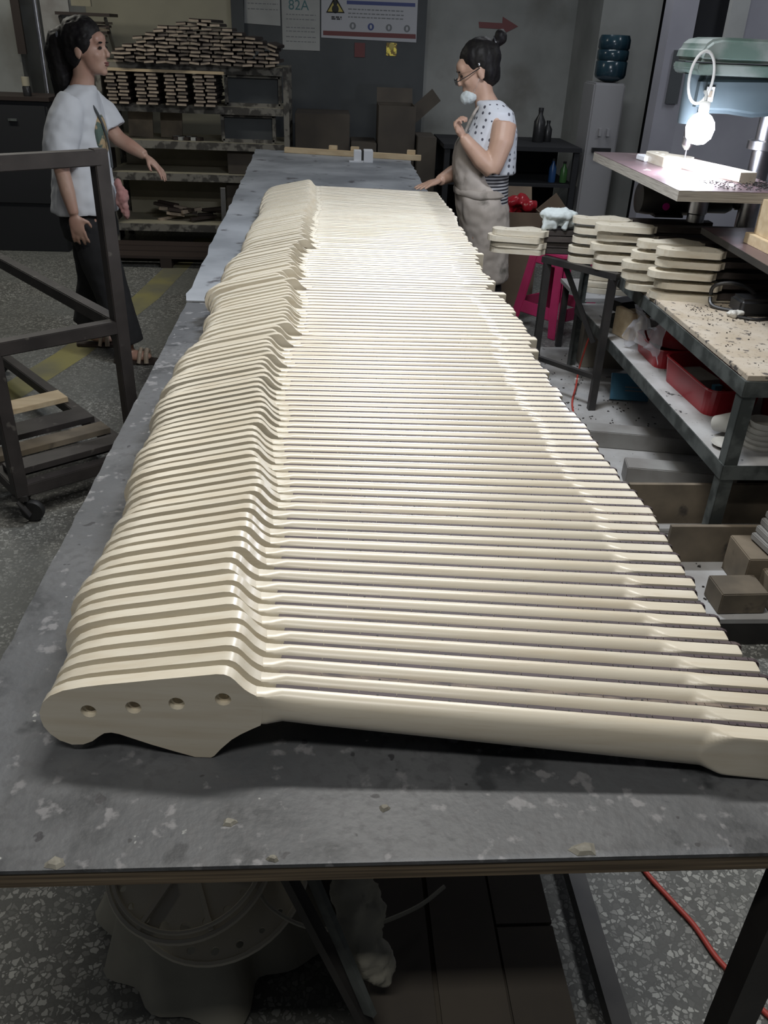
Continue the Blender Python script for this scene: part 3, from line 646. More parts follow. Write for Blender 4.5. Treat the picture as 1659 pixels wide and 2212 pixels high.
part('bracket', MB().bar((-1.62, 7.28, 1.3), (-1.62, 7.06, 1.55), .02, .02), M['rack_paint'], sh)
for i in range(7):
    solo('wood_piece', MB().box((-1.72 + .012 * i, 7.12, 1.437 + .0 * i + .0205 * i - .02), (.14, .05, .016), Matrix.Rotation(U(-.15, .15), 3, 'Z')), M['board_tan' if i % 2 else 'blank_dark'], 'small wood piece in the pile just under the wall shelf', 'offcut', 'wood pieces by the wall shelf') if i < 6 else None
solo('rack_side_box', MB().bb((-1.86, 7.02, 0), (-1.695, 7.22, 1.405)), M['cardboard_dark'], 'tall dark carton column standing left of the rack', 'box')
solo('crate', MB().bb((-1.94, 6.75, 0), (-1.70, 7.0, .95)), M['board_tan'], 'tall brown board crate between cabinet and rack', 'crate')
# ------------------------------------------------------------ notices and signs on the dark back wall
SY = WY - .022
def sheet_on_wall(name, pts, m, label, cat='notice'):
    a = [gy(x, y, SY) for x, y in pts]
    t = thing(name, label, cat, (sum(q.x for q in a) / 4, SY, min(q.z for q in a)))
    part('sheet', MB().prism([(q.x, q.z) for q in a], SY - .003, SY - .0005), M[m], t)
    return t
def text(parent, s, size, px, py, m, y=SY - .0032, name='lettering'):
    cu = bpy.data.curves.new(name, 'FONT'); cu.body = s; cu.size = size; cu.align_x = 'CENTER'; cu.align_y = 'CENTER'; cu.extrude = .0004
    to = bpy.data.objects.new('tmp', cu); COL.objects.link(to); me = bpy.data.meshes.new_from_object(to.evaluated_get(bpy.context.evaluated_depsgraph_get())); bpy.data.objects.remove(to)
    me.name = name; p = gy(px, py, y); lc = root(parent).location
    for v in me.vertices: v.co = Vector((v.co.x + p.x - lc.x, y - v.co.z - lc.y, v.co.y + p.z - lc.z))
    return obj(name, me, m, parent)
def lines(parent, x0, x1, ys, h, m, seed=1, name='printed_lines'):
    rg2 = random.Random(seed); mb = MB()
    for y in ys:
        a = gy(x0, y, SY).x; e = gy(x1, y, SY).x; z = gy((x0 + x1) / 2, y, SY).z
        while a < e:
            l = rg2.uniform(.012, .035); mb.bb((a, SY - .0036, z - h / 2), (min(a + l, e), SY - .003, z + h / 2)); a += l + .008
    o = part(name, mb, m, parent); o['kind'] = 'stuff'; return o
t = sheet_on_wall('wall_notice', ((527, -60), (603, -58), (606, 56), (528, 50)), 'paper', 'curled blank notice sheet at the left end of the dark wall, above the rack')
lines(t, 535, 600, (8, 20), .006, M['ink_grey'], 3)
t = sheet_on_wall('wall_notice', ((606, -60), (691, -58), (691, 110), (611, 107)), 'paper', 'tall pale notice sheet headed 82A on the dark wall')
text(t, '82A', .10, 645, 12, M['ink_teal']); lines(t, 618, 682, (32, 42, 60, 68, 80, 90), .006, M['ink_grey'], 4)
t = sheet_on_wall('safety_poster', ((694, -60), (905, -55), (899, 92), (694, 81)), 'paper_white', 'wide safety poster with warning triangle, blue bar and red band', 'poster')
def bar_on(t, x0, y0, x1, y1, m, nm):
    a, b, c, d = gy(x0, y0, SY), gy(x1, y0 + (x1 - x0) * .04, SY), gy(x1, y1 + (x1 - x0) * .04, SY), gy(x0, y1, SY)
    part(nm, MB().prism([(q.x, q.z) for q in (a, b, c, d)], SY - .0036, SY - .003), m, t)
bar_on(t, 749, 1, 897, 9, M['ink_blue'], 'blue_bar'); bar_on(t, 698, 66, 898, 76, M['ink_red'], 'red_band')
tri = [gy(x, y, SY) for x, y in ((724, -6), (743, 27), (706, 26))]
part('warning_triangle', MB().prism([(q.x, q.z) for q in tri], SY - .0036, SY - .003), M['ink_yellow'], t)
tc_ = sum(((q) for q in tri), Vector()) / 3
part('triangle_border', MB().tube([(q.x, SY - .004, q.z) for q in tri + tri[:1]], .007, 6), M['ink_black'], t)
part('mark', MB().ell((tc_.x, SY - .004, tc_.z + .03), (.018, .002, .02)).ell((tc_.x, SY - .004, tc_.z - .012), (.028, .002, .03)), M['ink_black'], t)
lines(t, 716, 738, (37, 41), .010, M['ink_black'], 5, 'caption'); lines(t, 752, 872, (22, 31, 39), .008, M['ink_grey'], 6)
for x, y, m in ((762, 56, 'ink_grey'), (801, 58, 'ink_blue'), (840, 60, 'ink_grey'), (879, 62, 'ink_grey')):
    q = gy(x, y, SY); ic = part('round_icon', MB().lathe([(.026, -.0036), (.026, -.003)], (q.x, SY, q.z), 20, 'Y'), M[m], t); part('pictogram', MB().ell((q.x, SY - .0042, q.z), (.009, .0008, .015)), M['paper_white'], ic)
q1, q2 = gy(766, 92, SY), gy(788, 124, SY)
solo('red_sign', MB().bb((q1.x, SY - .004, q2.z), (q2.x, SY - .0003, q1.z)), M['ink_red'], 'dark red square sign under the safety poster', 'sign')
q1, q2 = gy(835, 92, SY), gy(856, 121, SY)
t = thing('gold_sticker', 'shiny gold sticker on the dark wall under the safety poster', 'sticker', (q1.x, SY, q2.z))
part('sheet', MB().bb((q1.x, SY - .003, q2.z), (q2.x, SY - .0003, q1.z)), M['gold_foil'], t)
part('emblem', MB().ell(((q1.x + q2.x) / 2, SY - .004, (q1.z + q2.z) / 2 + .02), (.022, .003, .026)), M['ink_yellow'], t)
AYW = WY - .001
arrow = [gy(x, y, AYW) for x, y in ((1034, 47), (1085, 50), (1086, 36), (1119, 57), (1084, 75), (1085, 63), (1035, 60))]
solo('red_arrow', MB().prism([(q.x, q.z) for q in arrow], AYW - .003, AYW - .0003), M['ink_red'], 'faded red arrow on the grey wall pointing right', 'sign')
# cartons at the foot of the back wall
def open_box(name, x0, x1, y0, y1, z1, m, label, flap=True, z0=0.0):
    t = thing(name, label, 'box', ((x0 + x1) / 2, (y0 + y1) / 2, z0)); w_ = .008
    part('side', MB().bb((x0, y0, z0), (x1, y0 + w_, z1)), m, t); part('side', MB().bb((x0, y1 - w_, z0), (x1, y1, z1)), m, t)
    part('side', MB().bb((x0, y0 + w_, z0), (x0 + w_, y1 - w_, z1)), m, t); part('side', MB().bb((x1 - w_, y0 + w_, z0), (x1, y1 - w_, z1)), m, t)
    part('bottom', MB().bb((x0 + w_, y0 + w_, z0), (x1 - w_, y1 - w_, z0 + w_)), m, t)
    if flap:
        part('flap', MB().bar(((x0 + x1) / 2, y1, z1), ((x0 + x1) / 2, y1 + .06, z1 + .10), x1 - x0, .006), m, t)
        part('flap', MB().bar((x1, (y0 + y1) / 2, z1), (x1 + .07, (y0 + y1) / 2, z1 - .08), y1 - y0, .006, (0, 1, 0)), m, t)
    return t
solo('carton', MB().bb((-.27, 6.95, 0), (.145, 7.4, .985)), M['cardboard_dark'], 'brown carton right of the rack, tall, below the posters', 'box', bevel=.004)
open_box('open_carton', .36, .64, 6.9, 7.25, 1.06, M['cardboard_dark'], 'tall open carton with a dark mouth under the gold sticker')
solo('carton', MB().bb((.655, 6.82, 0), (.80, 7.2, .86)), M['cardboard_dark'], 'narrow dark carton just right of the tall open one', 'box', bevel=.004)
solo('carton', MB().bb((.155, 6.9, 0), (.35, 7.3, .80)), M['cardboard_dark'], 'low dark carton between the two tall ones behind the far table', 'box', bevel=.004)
# dark side table with bottles, behind the woman in the apron
t = thing('side_table', 'dark low table against the grey wall behind the masked woman', 'table', (1.5, 7.0, 0))
part('tabletop', MB().bb((.83, 6.6, .81), (1.86, 7.3, .84)), M['dark_gap'], t)
for x, y in ((.86, 6.63), (1.83, 6.63), (.86, 7.27), (1.83, 7.27)): part('leg', MB().bar((x, y, 0), (x, y, .81), .04, .04), M['dark_gap'], t)
part('shelf', MB().bb((.85, 6.62, .56), (1.85, 7.28, .58)), M['dark_gap'], t); part('back_panel', MB().bb((.85, 7.26, 0), (1.85, 7.275, .81)), M['dark_gap'], t)
part('shelf', MB().bb((.85, 6.62, .24), (1.85, 7.28, .26)), M['dark_gap'], t)
def bottle(x, y, z, r, h, m, lb, cap='black_plastic'):
    t = thing('bottle', lb, 'bottle', (x, y, z))
    part('glass', MB().lathe([(r * .9, 0), (r, .01), (r, h * .6), (r * .4, h * .8), (r * .4, h * .9)], (x, y, z), 14), m, t, smooth=True)
    part('cap', MB().lathe([(r * .45, h * .9), (r * .45, h)], (x, y, z), 12), M[cap], t, smooth=30)
q = gy(1192, 383, 6.75); bottle(q.x, 6.75, .5801, .028, .17, M['blue_bottle'], 'blue bottle on the middle shelf of the dark side table')
q = gy(1216, 385, 6.75); bottle(q.x, 6.75, .5801, .028, .15, M['green_bottle'], 'green bottle right of the blue one in the dark side table')
q = gy(1163, 318, 6.9); bottle(q.x, 6.95, .8401, .045, .24, M['black_plastic'], 'tall dark bottle on the dark side table')
q = gy(1185, 320, 6.9); bottle(q.x, 7.0, .8401, .035, .15, M['black_plastic'], 'short dark bottle beside the tall one on the side table')
# water dispenser
t = thing('water_dispenser', 'pale water dispenser standing at the grey pillar', 'dispenser', (2.005, 6.75, 0))
part('cabinet', MB().bb((1.885, 6.60, 0), (2.115, 6.9, 1.275)), M['dispenser'], t, bevel=.012)
part('drip_tray', MB().bb((1.93, 6.575, .82), (2.07, 6.60, .85)), M['black_plastic'], t)
for x in (1.97, 2.03): part('tap', MB().bb((x - .01, 6.572, .93), (x + .01, 6.60, .98)), M['dispenser'], t)
j = thing('water_jug', 'dark blue water jug upside down on the dispenser', 'jug', (2.0, 6.75, 1.2755))
part('jug_body', MB().lathe([(.03, 0), (.06, .008), (.105, .03), (.112, .05), (.112, .13), (.105, .14), (.112, .15), (.112, .20), (.105, .21), (.112, .22), (.112, .27), (.10, .30), (.02, .305)], (2.03, 6.75, 1.2755), 28), M['jug'], j, smooth=50)
# dispenser-like grey locker and pipe at the far right wall gap
solo('wall_box', MB().bb((2.29, 6.22, 1.18), (2.37, 6.25, 1.50)), M['wall_dark'], 'small dark switch box on the right wall strip', 'switch box')
# ------------------------------------------------------------ right bench
BX0, BX1, BY0, BY1, BT = 1.20, 2.00, 2.21, 3.98, .705
t = thing('workbench', 'steel angle workbench on the right with a sawdusty particleboard top', 'workbench', (1.6, 3.1, 0))
part('worktop', MB().bb((BX0 + .004, BY0 + .004, BT - .016), (BX1, BY1, BT)), M['particle'], t, bevel=.001)
for x, y, sx, sy in ((BX0, BY0, 1, 1), (BX0, BY1, 1, -1), (BX1, BY0, -1, 1), (BX1, BY1, -1, -1)):
    part('leg', MB().bb((x, y, 0), (x + sx * .004, y + sy * .042, BT - .016)).bb((x, y, 0), (x + sx * .042, y + sy * .004, BT - .016)), M['bench_steel'], t)
for z in (BT - .064, .37):
    for (a, b) in (((BX0 - .003, BY0, z), (BX0 + .001, BY1, z + .048)), ((BX0, BY0 - .003, z), (BX1, BY0 + .001, z + .048)), ((BX1 - .001, BY0, z), (BX1 + .003, BY1, z + .048))): part('rail', MB().bb(a, b), M['bench_steel'], t)
part('middle_shelf', MB().bb((BX0 + .004, BY0 + .004, .40), (BX1, BY1, .416)), M['shelf_white'], t)
dk = thing('floor_platform', 'low white board platform on the floor under the right bench', 'platform', (1.45, 3.0, 0))
part('deck', MB().bb((1.03, 1.86, .085), (1.98, 4.25, .10)), M['shelf_white'], dk)
for y in (1.9, 3.05, 4.2): part('bearer', MB().bb((1.05, y - .03, 0), (1.96, y + .03, .085)), M['dark_steel'], dk)
# stacked finished necks lying flat: headstocks to the left
rg = random.Random(5)
def flat_proto():
    t = thing('guitar_neck', '', 'guitar neck')
    vs, fs = curve_plate('h', HEAD, [(h[0], h[1], .0062) for h in HOLES], .0235, .0)
    part('headstock', MB().add([(v[0] + .187, .062 - v[1], v[2] + .01175) for v in vs], fs), M['maple'], t, local=True)
    part('neck_shaft', MB().ring_loft([[(x, s * w_, z) for s, z in ((-1, .004), (-.8, 0), (.8, 0), (1, .004), (1, .0245), (-1, .0245))] for x, w_ in ((.234, .0215), (.26, .0225), (.58, .028))]), M['walnut'], t, local=True, label='dark neck shaft and fretboard')
    t.location = (0, 0, -50); return t
FP = flat_proto(); FPused = []
def flat(x, y, z, rz, label, group):
    c = FP if not FPused else copy_tree(FP); FPused.append(1); c.location = (x, y, z); c.rotation_euler = (0, 0, rz)
    c['label'] = label; c['group'] = group; return c
def stack(cols, group, labfn):
    n = 0
    for (x, y, z0, k, jx) in cols:
        for i in range(k):
            n += 1; flat(x + rg.uniform(-jx, jx), y + rg.uniform(-.006, .006), z0 + .0003 + i * (.0253 if k == 4 else .0395), rg.uniform(-.02, .02) - .03, labfn(n, i, k, y), group)
P2 = lambda i, k: 'topmost' if i == k - 1 else ('lowest' if i == 0 else ordinal(i + 1) + ' from the bottom')
stack([(1.185, 3.03, BT, 5, .018)], 'flat necks in the nearest stack on the right bench', lambda n, i, k, y: 'flat neck, pale headstock, in the nearest bench stack, ' + P2(i, k))
stack([(1.13, 3.155, BT, 5, .03)], 'flat necks in the second stack on the right bench', lambda n, i, k, y: 'flat neck in the second bench stack from the front, ' + P2(i, k))
stack([(1.08, 3.46, BT, 5, .014)], 'flat necks in the third stack on the right bench', lambda n, i, k, y: 'flat neck in the third bench stack from the front, ' + P2(i, k))
stack([(1.035, 3.585, BT, 5, .02)], 'flat necks in the fourth stack on the right bench', lambda n, i, k, y: 'flat neck in the fourth bench stack from the front, ' + P2(i, k))
stack([(.70, 3.74, BT, 4, .01)], 'flat necks reaching left past the bench end', lambda n, i, k, y: 'flat neck jutting left past the bench toward the apron, ' + P2(i, k))
# black trestle under the jutting necks
t = thing('trestle', 'narrow black steel trestle with crossed braces under the jutting necks', 'stand', (1.05, 3.66, 0))
for x, y in ((.95, 3.66), (1.165, 3.40)): part('post', MB().bar((x, y, 0), (x, y, BT - .0255), .03, .03), M['dark_steel'], t)
part('top_bar', MB().bar((.935, 3.678, BT - .0135), (1.18, 3.385, BT - .0135), .03, .026), M['dark_steel'], t)
part('brace', MB().bar((1.02, 3.62, BT - .03), (1.175, 3.55, .36), .02, .02), M['dark_steel'], t)
part('brace', MB().bar((.95, 3.66, .25), (1.165, 3.40, .25), .02, .02), M['dark_steel'], t)
# reddish laminate shelf board and wooden fixture at the right edge
FZ = .93
t = thing('drill_table_board', 'reddish laminate board jutting in at the right edge over the necks', 'board', (1.75, 3.0, FZ))
part('panel', MB().prism([(1.405, 3.20), (2.1, 3.26), (2.1, 2.40), (1.372, 2.40)], FZ - .022, FZ, 'XY'), M['laminate_red'], t)
part('edge_strip', MB().bb((1.371, 2.401, FZ - .0225), (1.368, 2.402, FZ)).prism([(1.403, 3.20), (1.405, 3.20), (1.372, 2.40), (1.368, 2.40)], FZ - .022, FZ + .0005, 'XY'), M['dark_steel'], t)
part('support_post', MB().bar((1.9, 2.9, BT), (1.9, 2.9, FZ - .022), .06, .06), M['dark_steel'], t)
t = thing('wooden_fixture', 'pale wooden angle fixture on the reddish board at the right edge', 'fixture', (1.55, 2.75, FZ))
part('base_block', MB().bb((1.455, 2.42, FZ + .0002), (1.62, 2.95, FZ + .035)), M['pale_wood'], t, bevel=.001)
part('upright', MB().bb((1.475, 2.72, FZ + .0352), (1.60, 2.93, FZ + .15)), M['pale_wood'], t, bevel=.001)
part('stop_block', MB().bb((1.50, 2.60, FZ + .0352), (1.60, 2.72, FZ + .085)), M['pale_wood'], t, bevel=.001)
# black cable tray clutter on the bench top
t = thing('ear_protector', 'black ear-protector-like hoop and cup lying on the sawdusty bench top', 'hoop', (1.47, 2.92, BT))
part('hoop', MB().tube(catmull([(1.375, 2.935, BT + .04), (1.38, 2.93, BT + .075), (1.43, 2.91, BT + .09), (1.50, 2.90, BT + .07), (1.53, 2.86, BT + .02), (1.47, 2.84, BT + .008), (1.38, 2.90, BT + .008)], 5, True), .007, 8, False), M['black_plastic'], t, smooth=True)
part('cup', MB().bb((1.43, 2.80, BT + .0005), (1.56, 2.90, BT + .06)), M['black_plastic'], t, bevel=.012, seg=3)
part('cup', MB().bb((1.58, 2.72, BT + .0005), (1.80, 2.86, BT + .075)), M['black_plastic'], t, bevel=.015, seg=3)
solo('black_cable', MB().tube(catmull([(1.40, 2.80, BT + .006), (1.47, 2.755, BT + .006), (1.55, 2.77, BT + .006), (1.68, 2.70, BT + .006), (1.85, 2.68, BT + .006)], 6), .005, 8), M['black_plastic'], 'thin black cable curving across the bench top', 'cable', smooth=True)
mb = MB()
for k in range(12): mb.ell((1.415 + U(-.018, .018), 2.80 + U(-.012, .012), BT + .012 + U(-.003, .006)), (.014, .012, .010), 8, 6)
o = obj('sawdust_lump', remesh('sawdust_lump', mb, .004, 2, (1.415, 2.80, BT), (.004, 90)), M['white_plastic']); o.location = (1.415, 2.80, BT - .001); setp(o, 'pale sawdust lump beside the black hoop on the bench', 'lump')
mb = MB()
for k in range(300):
    x, y = (1.24 + .7 * R() ** .8, 2.30 + .62 * R()) if k < 120 else (1.28 + .45 * R(), 2.70 + .24 * R())
    mb.box((x, y, BT + .0022), (U(.002, .008), U(.0012, .003), .002), Matrix.Rotation(U(0, 3.1), 3, 'Z') @ Matrix.Rotation(U(-.3, .3), 3, 'X'))
solo('dark_shavings', mb, M['shaving'], 'dark wood shavings scattered over the particleboard bench top', 'shavings', kind='stuff')
# bins and things on the middle shelf
def bin_(pts, z0, h, m, label, th=.004):
    """open bin whose outline is given counter-clockwise"""
    cx_ = sum(p[0] for p in pts) / len(pts); cy_ = sum(p[1] for p in pts) / len(pts)
    t = thing('parts_bin', label, 'bin', (cx_, cy_, z0)); n = len(pts)
    def sc(f, z): return [(cx_ + (p[0] - cx_) * f, cy_ + (p[1] - cy_) * f, z) for p in pts]
    mb = MB().ring_loft([sc(.92, z0), sc(1.0, z0 + h), sc(.965, z0 + h), sc(.89, z0 + .006)], True)
    part('tray', mb, m, t)
    part('rim', MB().tube(sc(1.0, z0 + h) + sc(1.0, z0 + h)[:1], .004, 6, False), m, t)
    return t
def rrect(x0, y0, x1, y1, rz=0.0, r=.03):
    out = []
    for cx_, cy_, a0 in ((x1 - r, y1 - r, 0), (x0 + r, y1 - r, 90), (x0 + r, y0 + r, 180), (x1 - r, y0 + r, 270)):
        for k in range(5): a = math.radians(a0 + k * 22.5); out.append((cx_ + r * math.cos(a), cy_ + r * math.sin(a)))
    mx, my = (x0 + x1) / 2, (y0 + y1) / 2; c, s = math.cos(rz), math.sin(rz)
    return [(mx + (x - mx) * c - (y - my) * s, my + (x - mx) * s + (y - my) * c) for x, y in out]
bin_(rrect(1.275, 2.58, 1.475, 2.98, .05, .04), .4162, .095, M['red_plastic'], 'bright red open plastic bin on the middle bench shelf')
bin_(rrect(1.50, 2.46, 1.64, 2.66, 0, .04), .4162, .085, M['red_plastic'], 'smaller red plastic bin right of the bench leg')
bin_(rrect(1.27, 3.05, 1.52, 3.32, 0, .04), .4162, .075, M['red_plastic'], 'dark red bin at the back of the middle shelf behind the plastic bag')
t = thing('red_cover', 'domed red plastic cover lying over the rear bin', 'cover', (1.40, 3.18, .493))
part('dome', MB().lathe([(.12, 0), (.115, .02), (.09, .05), (.03, .065), (.001, .066)], (1.40, 3.18, .4935), 24), M['red_plastic'], t, smooth=True)
for i, (x, y, z, sx, sy, sz, m) in enumerate(((1.36, 2.86, .424, .10, .14, .05, 'grey_beam'), (1.38, 2.70, .424, .09, .06, .03, 'paper'), (1.385, 2.74, .455, .03, .02, .02, 'blue_card'))):
    solo('bin_content', MB().box((x, y, z + sz / 2), (sx, sy, sz), U(-.2, .2)), M[m], ['grey block inside the bright red bin', 'white slip of paper inside the bright red bin', 'small blue piece on the paper in the bright red bin'][i], 'part')
def cupstack(x, y, z, label, n=4, tilt=0.0):
    t = thing('tape_roll_stack', label, 'roll stack', (x, y, z)); zz = z
    for k in range(n):
        part('roll', MB().lathe([(.02, 0), (.052 - .004 * k, 0), (.055 - .004 * k, .008), (.052 - .004 * k, .016), (.02, .016)], (x + U(-.004, .004), y, zz), 24), M['white_plastic'], t, smooth=40); zz += .0165
    part('bowl', MB().lathe([(.038, 0), (.046, .022), (.044, .022), (.034, .004)], (x, y, zz), 24), M['white_plastic'], t, smooth=40)
cupstack(1.375, 2.36, .4162, 'stack of white sanding rolls right of the front bench leg')
t = thing('white_cup', 'white plastic cup tipped on its side left of the bench leg', 'cup', (1.295, 2.42, .4162))
part('cup_body', MB().lathe([(.026, -.045), (.036, .03), (.040, .035), (.036, .035), (.024, -.040)], (1.292, 2.425, .466), 24, rot=Matrix.Rotation(1.1, 3, 'X') @ Matrix.Rotation(.5, 3, 'Y')), M['white_plastic'], t, smooth=40)
solo('white_dish', MB().lathe([(.02, 0), (.045, .012), (.043, .016), (.015, .004)], (1.262, 2.35, .4163), 24), M['white_plastic'], 'shallow white dish beside the tipped cup on the shelf', 'dish', smooth=40)
solo('grey_tray', MB().bb((1.48, 2.26, .4163), (1.80, 2.42, .47)), M['bench_steel'], 'grey-green tray at the right edge of the middle shelf', 'tray', bevel=.005)
# clear plastic bag hanging over the shelf edge
rings = []
C0 = Vector((1.268, 3.12, .47))
def bag_sheet(label, c, pts_, seed):
    rg2 = random.Random(seed); n, m_ = 26, 18; vs = []; fs = []
    for i in range(n):
        for j in range(m_):
            u, v = i / (n - 1), j / (m_ - 1)
            p = Vector((1.25 + .03 * math.sin(6 * v) + .10 * u * v, 3.32 - .30 * u, .585 - .17 * v * (1 - .35 * math.sin(3 * u)) + .02 * math.sin(9 * u)))
            q = noise.noise_vector(Vector((u * 5, v * 4, seed))) * .035; p += Vector(q)
            p.x = max(min(p.x, 1.268), 1.19); p.z = max(p.z, .425); vs.append(p)
    for i in range(n - 1):
        for j in range(m_ - 1):
            if 9 < i < 15 and 5 < j < 9: continue
            fs.append((i * m_ + j, (i + 1) * m_ + j, (i + 1) * m_ + j + 1, i * m_ + j + 1))
    return MB().add(vs, fs)
mb = bag_sheet('', C0, None, 2)
for v in mb.v: pass
o = solo('plastic_bag', mb, M['clear_bag'], 'crumpled clear plastic bag on the left edge of the middle shelf', 'bag', smooth=80)
sf = o.modifiers.new('thick', 'SOLIDIFY'); sf.thickness = .001
for i, (x, y, rz) in enumerate(((1.27, 3.46, .3), (1.31, 3.42, .2))):
    solo('wood_wedge', MB().box((x, y, .4765), (.03, .12, .12), Matrix.Rotation(rz, 3, 'Z') @ Matrix.Rotation(.0, 3, 'Y')), M['pale_wood'], ['pale wedge of wood standing behind the plastic bag, left', 'pale wood strip standing right of the wedge behind the bag'][i], 'wood block', bevel=.002)
for i, (x, y, z) in enumerate(((1.30, 3.62, .4163), (1.42, 3.75, .4163), (1.55, 3.55, .4163), (1.34, 3.70, .466))):
    solo('dark_scrap', MB().box((x, y, z + .025), (.13, .09, .048), U(-.6, .6)), M['black_plastic'], 'black scrap block heaped at the rear of the middle shelf', 'scrap', 'black scraps on the middle shelf', bevel=.008)
# pieces on the low platform
DZ = .1002
def beam(a, b, w_, h_, m, label, name='beam', z=DZ): return solo(name, MB().bar((a[0], a[1], z + h_ / 2), (b[0], b[1], z + h_ / 2), w_, h_), M[m], label, 'beam' if name == 'beam' else 'board', bevel=.003)
t = thing('cardboard_box', 'greyish carton standing on the low platform behind the red hose', 'box', (1.38, 4.0, DZ))
part('carton', MB().box((1.39, 4.06, DZ + .11), (.24, .26, .22), -.1), M['cardboard_grey'], t, bevel=.003)
part('flap', MB().box((1.39, 3.99, DZ + .2225), (.23, .12, .004), -.1), M['cardboard_grey'], t); part('flap', MB().box((1.41, 4.125, DZ + .2225), (.23, .12, .004), -.1), M['cardboard_grey'], t)
beam((1.02, 3.06), (1.9, 2.90), .09, .07, 'grey_beam', 'upper grey beam across the low platform, farther of the two')
beam((1.10, 2.72), (1.95, 2.58), .09, .075, 'grey_beam', 'nearer grey beam across the low platform')
solo('panel', MB().bb((1.0, 2.40, DZ), (1.85, 2.415, DZ + .15)), M['board_tan'], 'brown panel standing on edge on the low platform, front row', 'panel')
beam((1.02, 2.345), (1.9, 2.345), .035, .02, 'grey_beam', 'thin pale slat on the low platform in front of the brown panel', 'slat')
solo('panel', MB().bb((1.06, 2.16, DZ), (1.9, 2.175, DZ + .13)), M['board_tan'], 'second brown panel nearer the bench leg, on edge', 'panel')
solo('storage_chest', MB().bb((1.42, 2.50, DZ + .0), (1.95, 2.56, DZ + .28)), M['cardboard_dark'], 'dark brown chest side under the bench at the right edge', 'chest')
solo('carton', MB().bb((1.235, 1.99, DZ), (1.9, 2.13, DZ + .12)), M['board_tan'], 'long low brown box at the foot of the bench leg', 'box', bevel=.003)
solo('wood_block', MB().box((1.19, 1.935, DZ + .035), (.14, .10, .07), .02), M['board_tan'], 'square-cut wood block in front of the low brown box, left', 'wood block', bevel=.003)
solo('wood_block', MB().box((1.345, 1.935, DZ + .045), (.13, .11, .09), -.05), M['board_tan'], 'taller wood block right of the square-cut one', 'wood block', bevel=.003)
for i in range(5):
    solo('plank_scrap', MB().box((1.43 + .01 * i, 2.06, DZ + .1205 + .015 + .0225 * i), (.28, .12, .022), Matrix.Rotation(.12 - .04 * i, 3, 'Z')), M['grey_beam'], 'rough grey plank in the stack at the right edge, ' + P2(i, 5), 'plank', 'rough planks at the right edge', bevel=.003)
t = thing('booklet_pack', 'blue card pack with a white label on the low platform', 'pack', (1.36, 3.50, DZ))
part('cover', MB().box((1.37, 3.52, DZ + .06), (.17, .02, .12), Matrix.Rotation(-.15, 3, 'Z') @ Matrix.Rotation(-.5, 3, 'X')), M['blue_card'], t)
part('label', MB().box((1.385, 3.507, DZ + .058), (.10, .002, .08), Matrix.Rotation(-.15, 3, 'Z') @ Matrix.Rotation(-.5, 3, 'X')), M['paper'], t)
part('printed_lines', MB().box((1.385, 3.5055, DZ + .065), (.08, .001, .006), Matrix.Rotation(-.15, 3, 'Z') @ Matrix.Rotation(-.5, 3, 'X')).box((1.385, 3.5, DZ + .050), (.08, .001, .006), Matrix.Rotation(-.15, 3, 'Z') @ Matrix.Rotation(-.5, 3, 'X')), M['ink_grey'], t)['kind'] = 'stuff'
for i in range(4): solo('dark_block', MB().box((1.50 + .1 * i, 3.75 - .05 * i, DZ + .06), (.09, .12, .12), U(-.3, .3)), M['black_plastic'], 'black block in the shadow at the back of the low platform', 'block', 'black blocks on the low platform', bevel=.01)
mb = MB()
for k in range(150):
    mb.box((1.05 + .35 * R(), 3.1 + 1.1 * R() if k % 3 else 1.9 + .5 * R(), DZ + .0022), (U(.003, .010), U(.002, .005), .003), U(0, 3))
solo('dark_shavings', mb, M['shaving'], 'dark chips scattered over the low white platform', 'shavings', kind='stuff')
hp = catmull([gz(1318, 676, .45), gz(1300, 690, .41), gz(1275, 725, .33), gz(1262, 760, .25), gz(1250, 800, .16), gz(1244, 835, .12), gz(1236, 875, .107), gz(1250, 930, .107)], 6)
solo('air_hose', MB().tube(hp, .0045, 8), M['hose_red'], 'orange-red air hose hanging from the trestle past the grey carton', 'hose', smooth=60)
q = gz(1246, 822, .125); t = thing('hose_fitting', 'white hose fitting on the orange-red air hose', 'fitting', q)
part('nut', MB().lathe([(.007, -.012), (.012, -.01), (.012, .01), (.007, .012)], q, 8), M['white_plastic'], t, smooth=30)
# worn necks heaped on the lower level behind the trestle
wh = thing('low_shelf', 'low wooden shelf board behind the trestle carrying worn necks', 'shelf', (1.5, 4.38, 0))
part('board', MB().bb((1.28, 4.2, .36), (1.95, 4.6, .38)), M['shelf_white'], wh)
for x in (1.31, 1.92):
    for y in (4.23, 4.57): part('leg', MB().bar((x, y, 0), (x, y, .36), .03, .03), M['dark_steel'], wh)
for i, (x, y, z) in enumerate(((1.35, 4.33, .3805), (1.33, 4.36, .4065), (1.36, 4.40, .4325))):
    c = flat(x, y, z, -.06, 'dusty grey-white neck heaped low behind the trestle, ' + P2(i, 3), 'dusty necks on the low shelf')
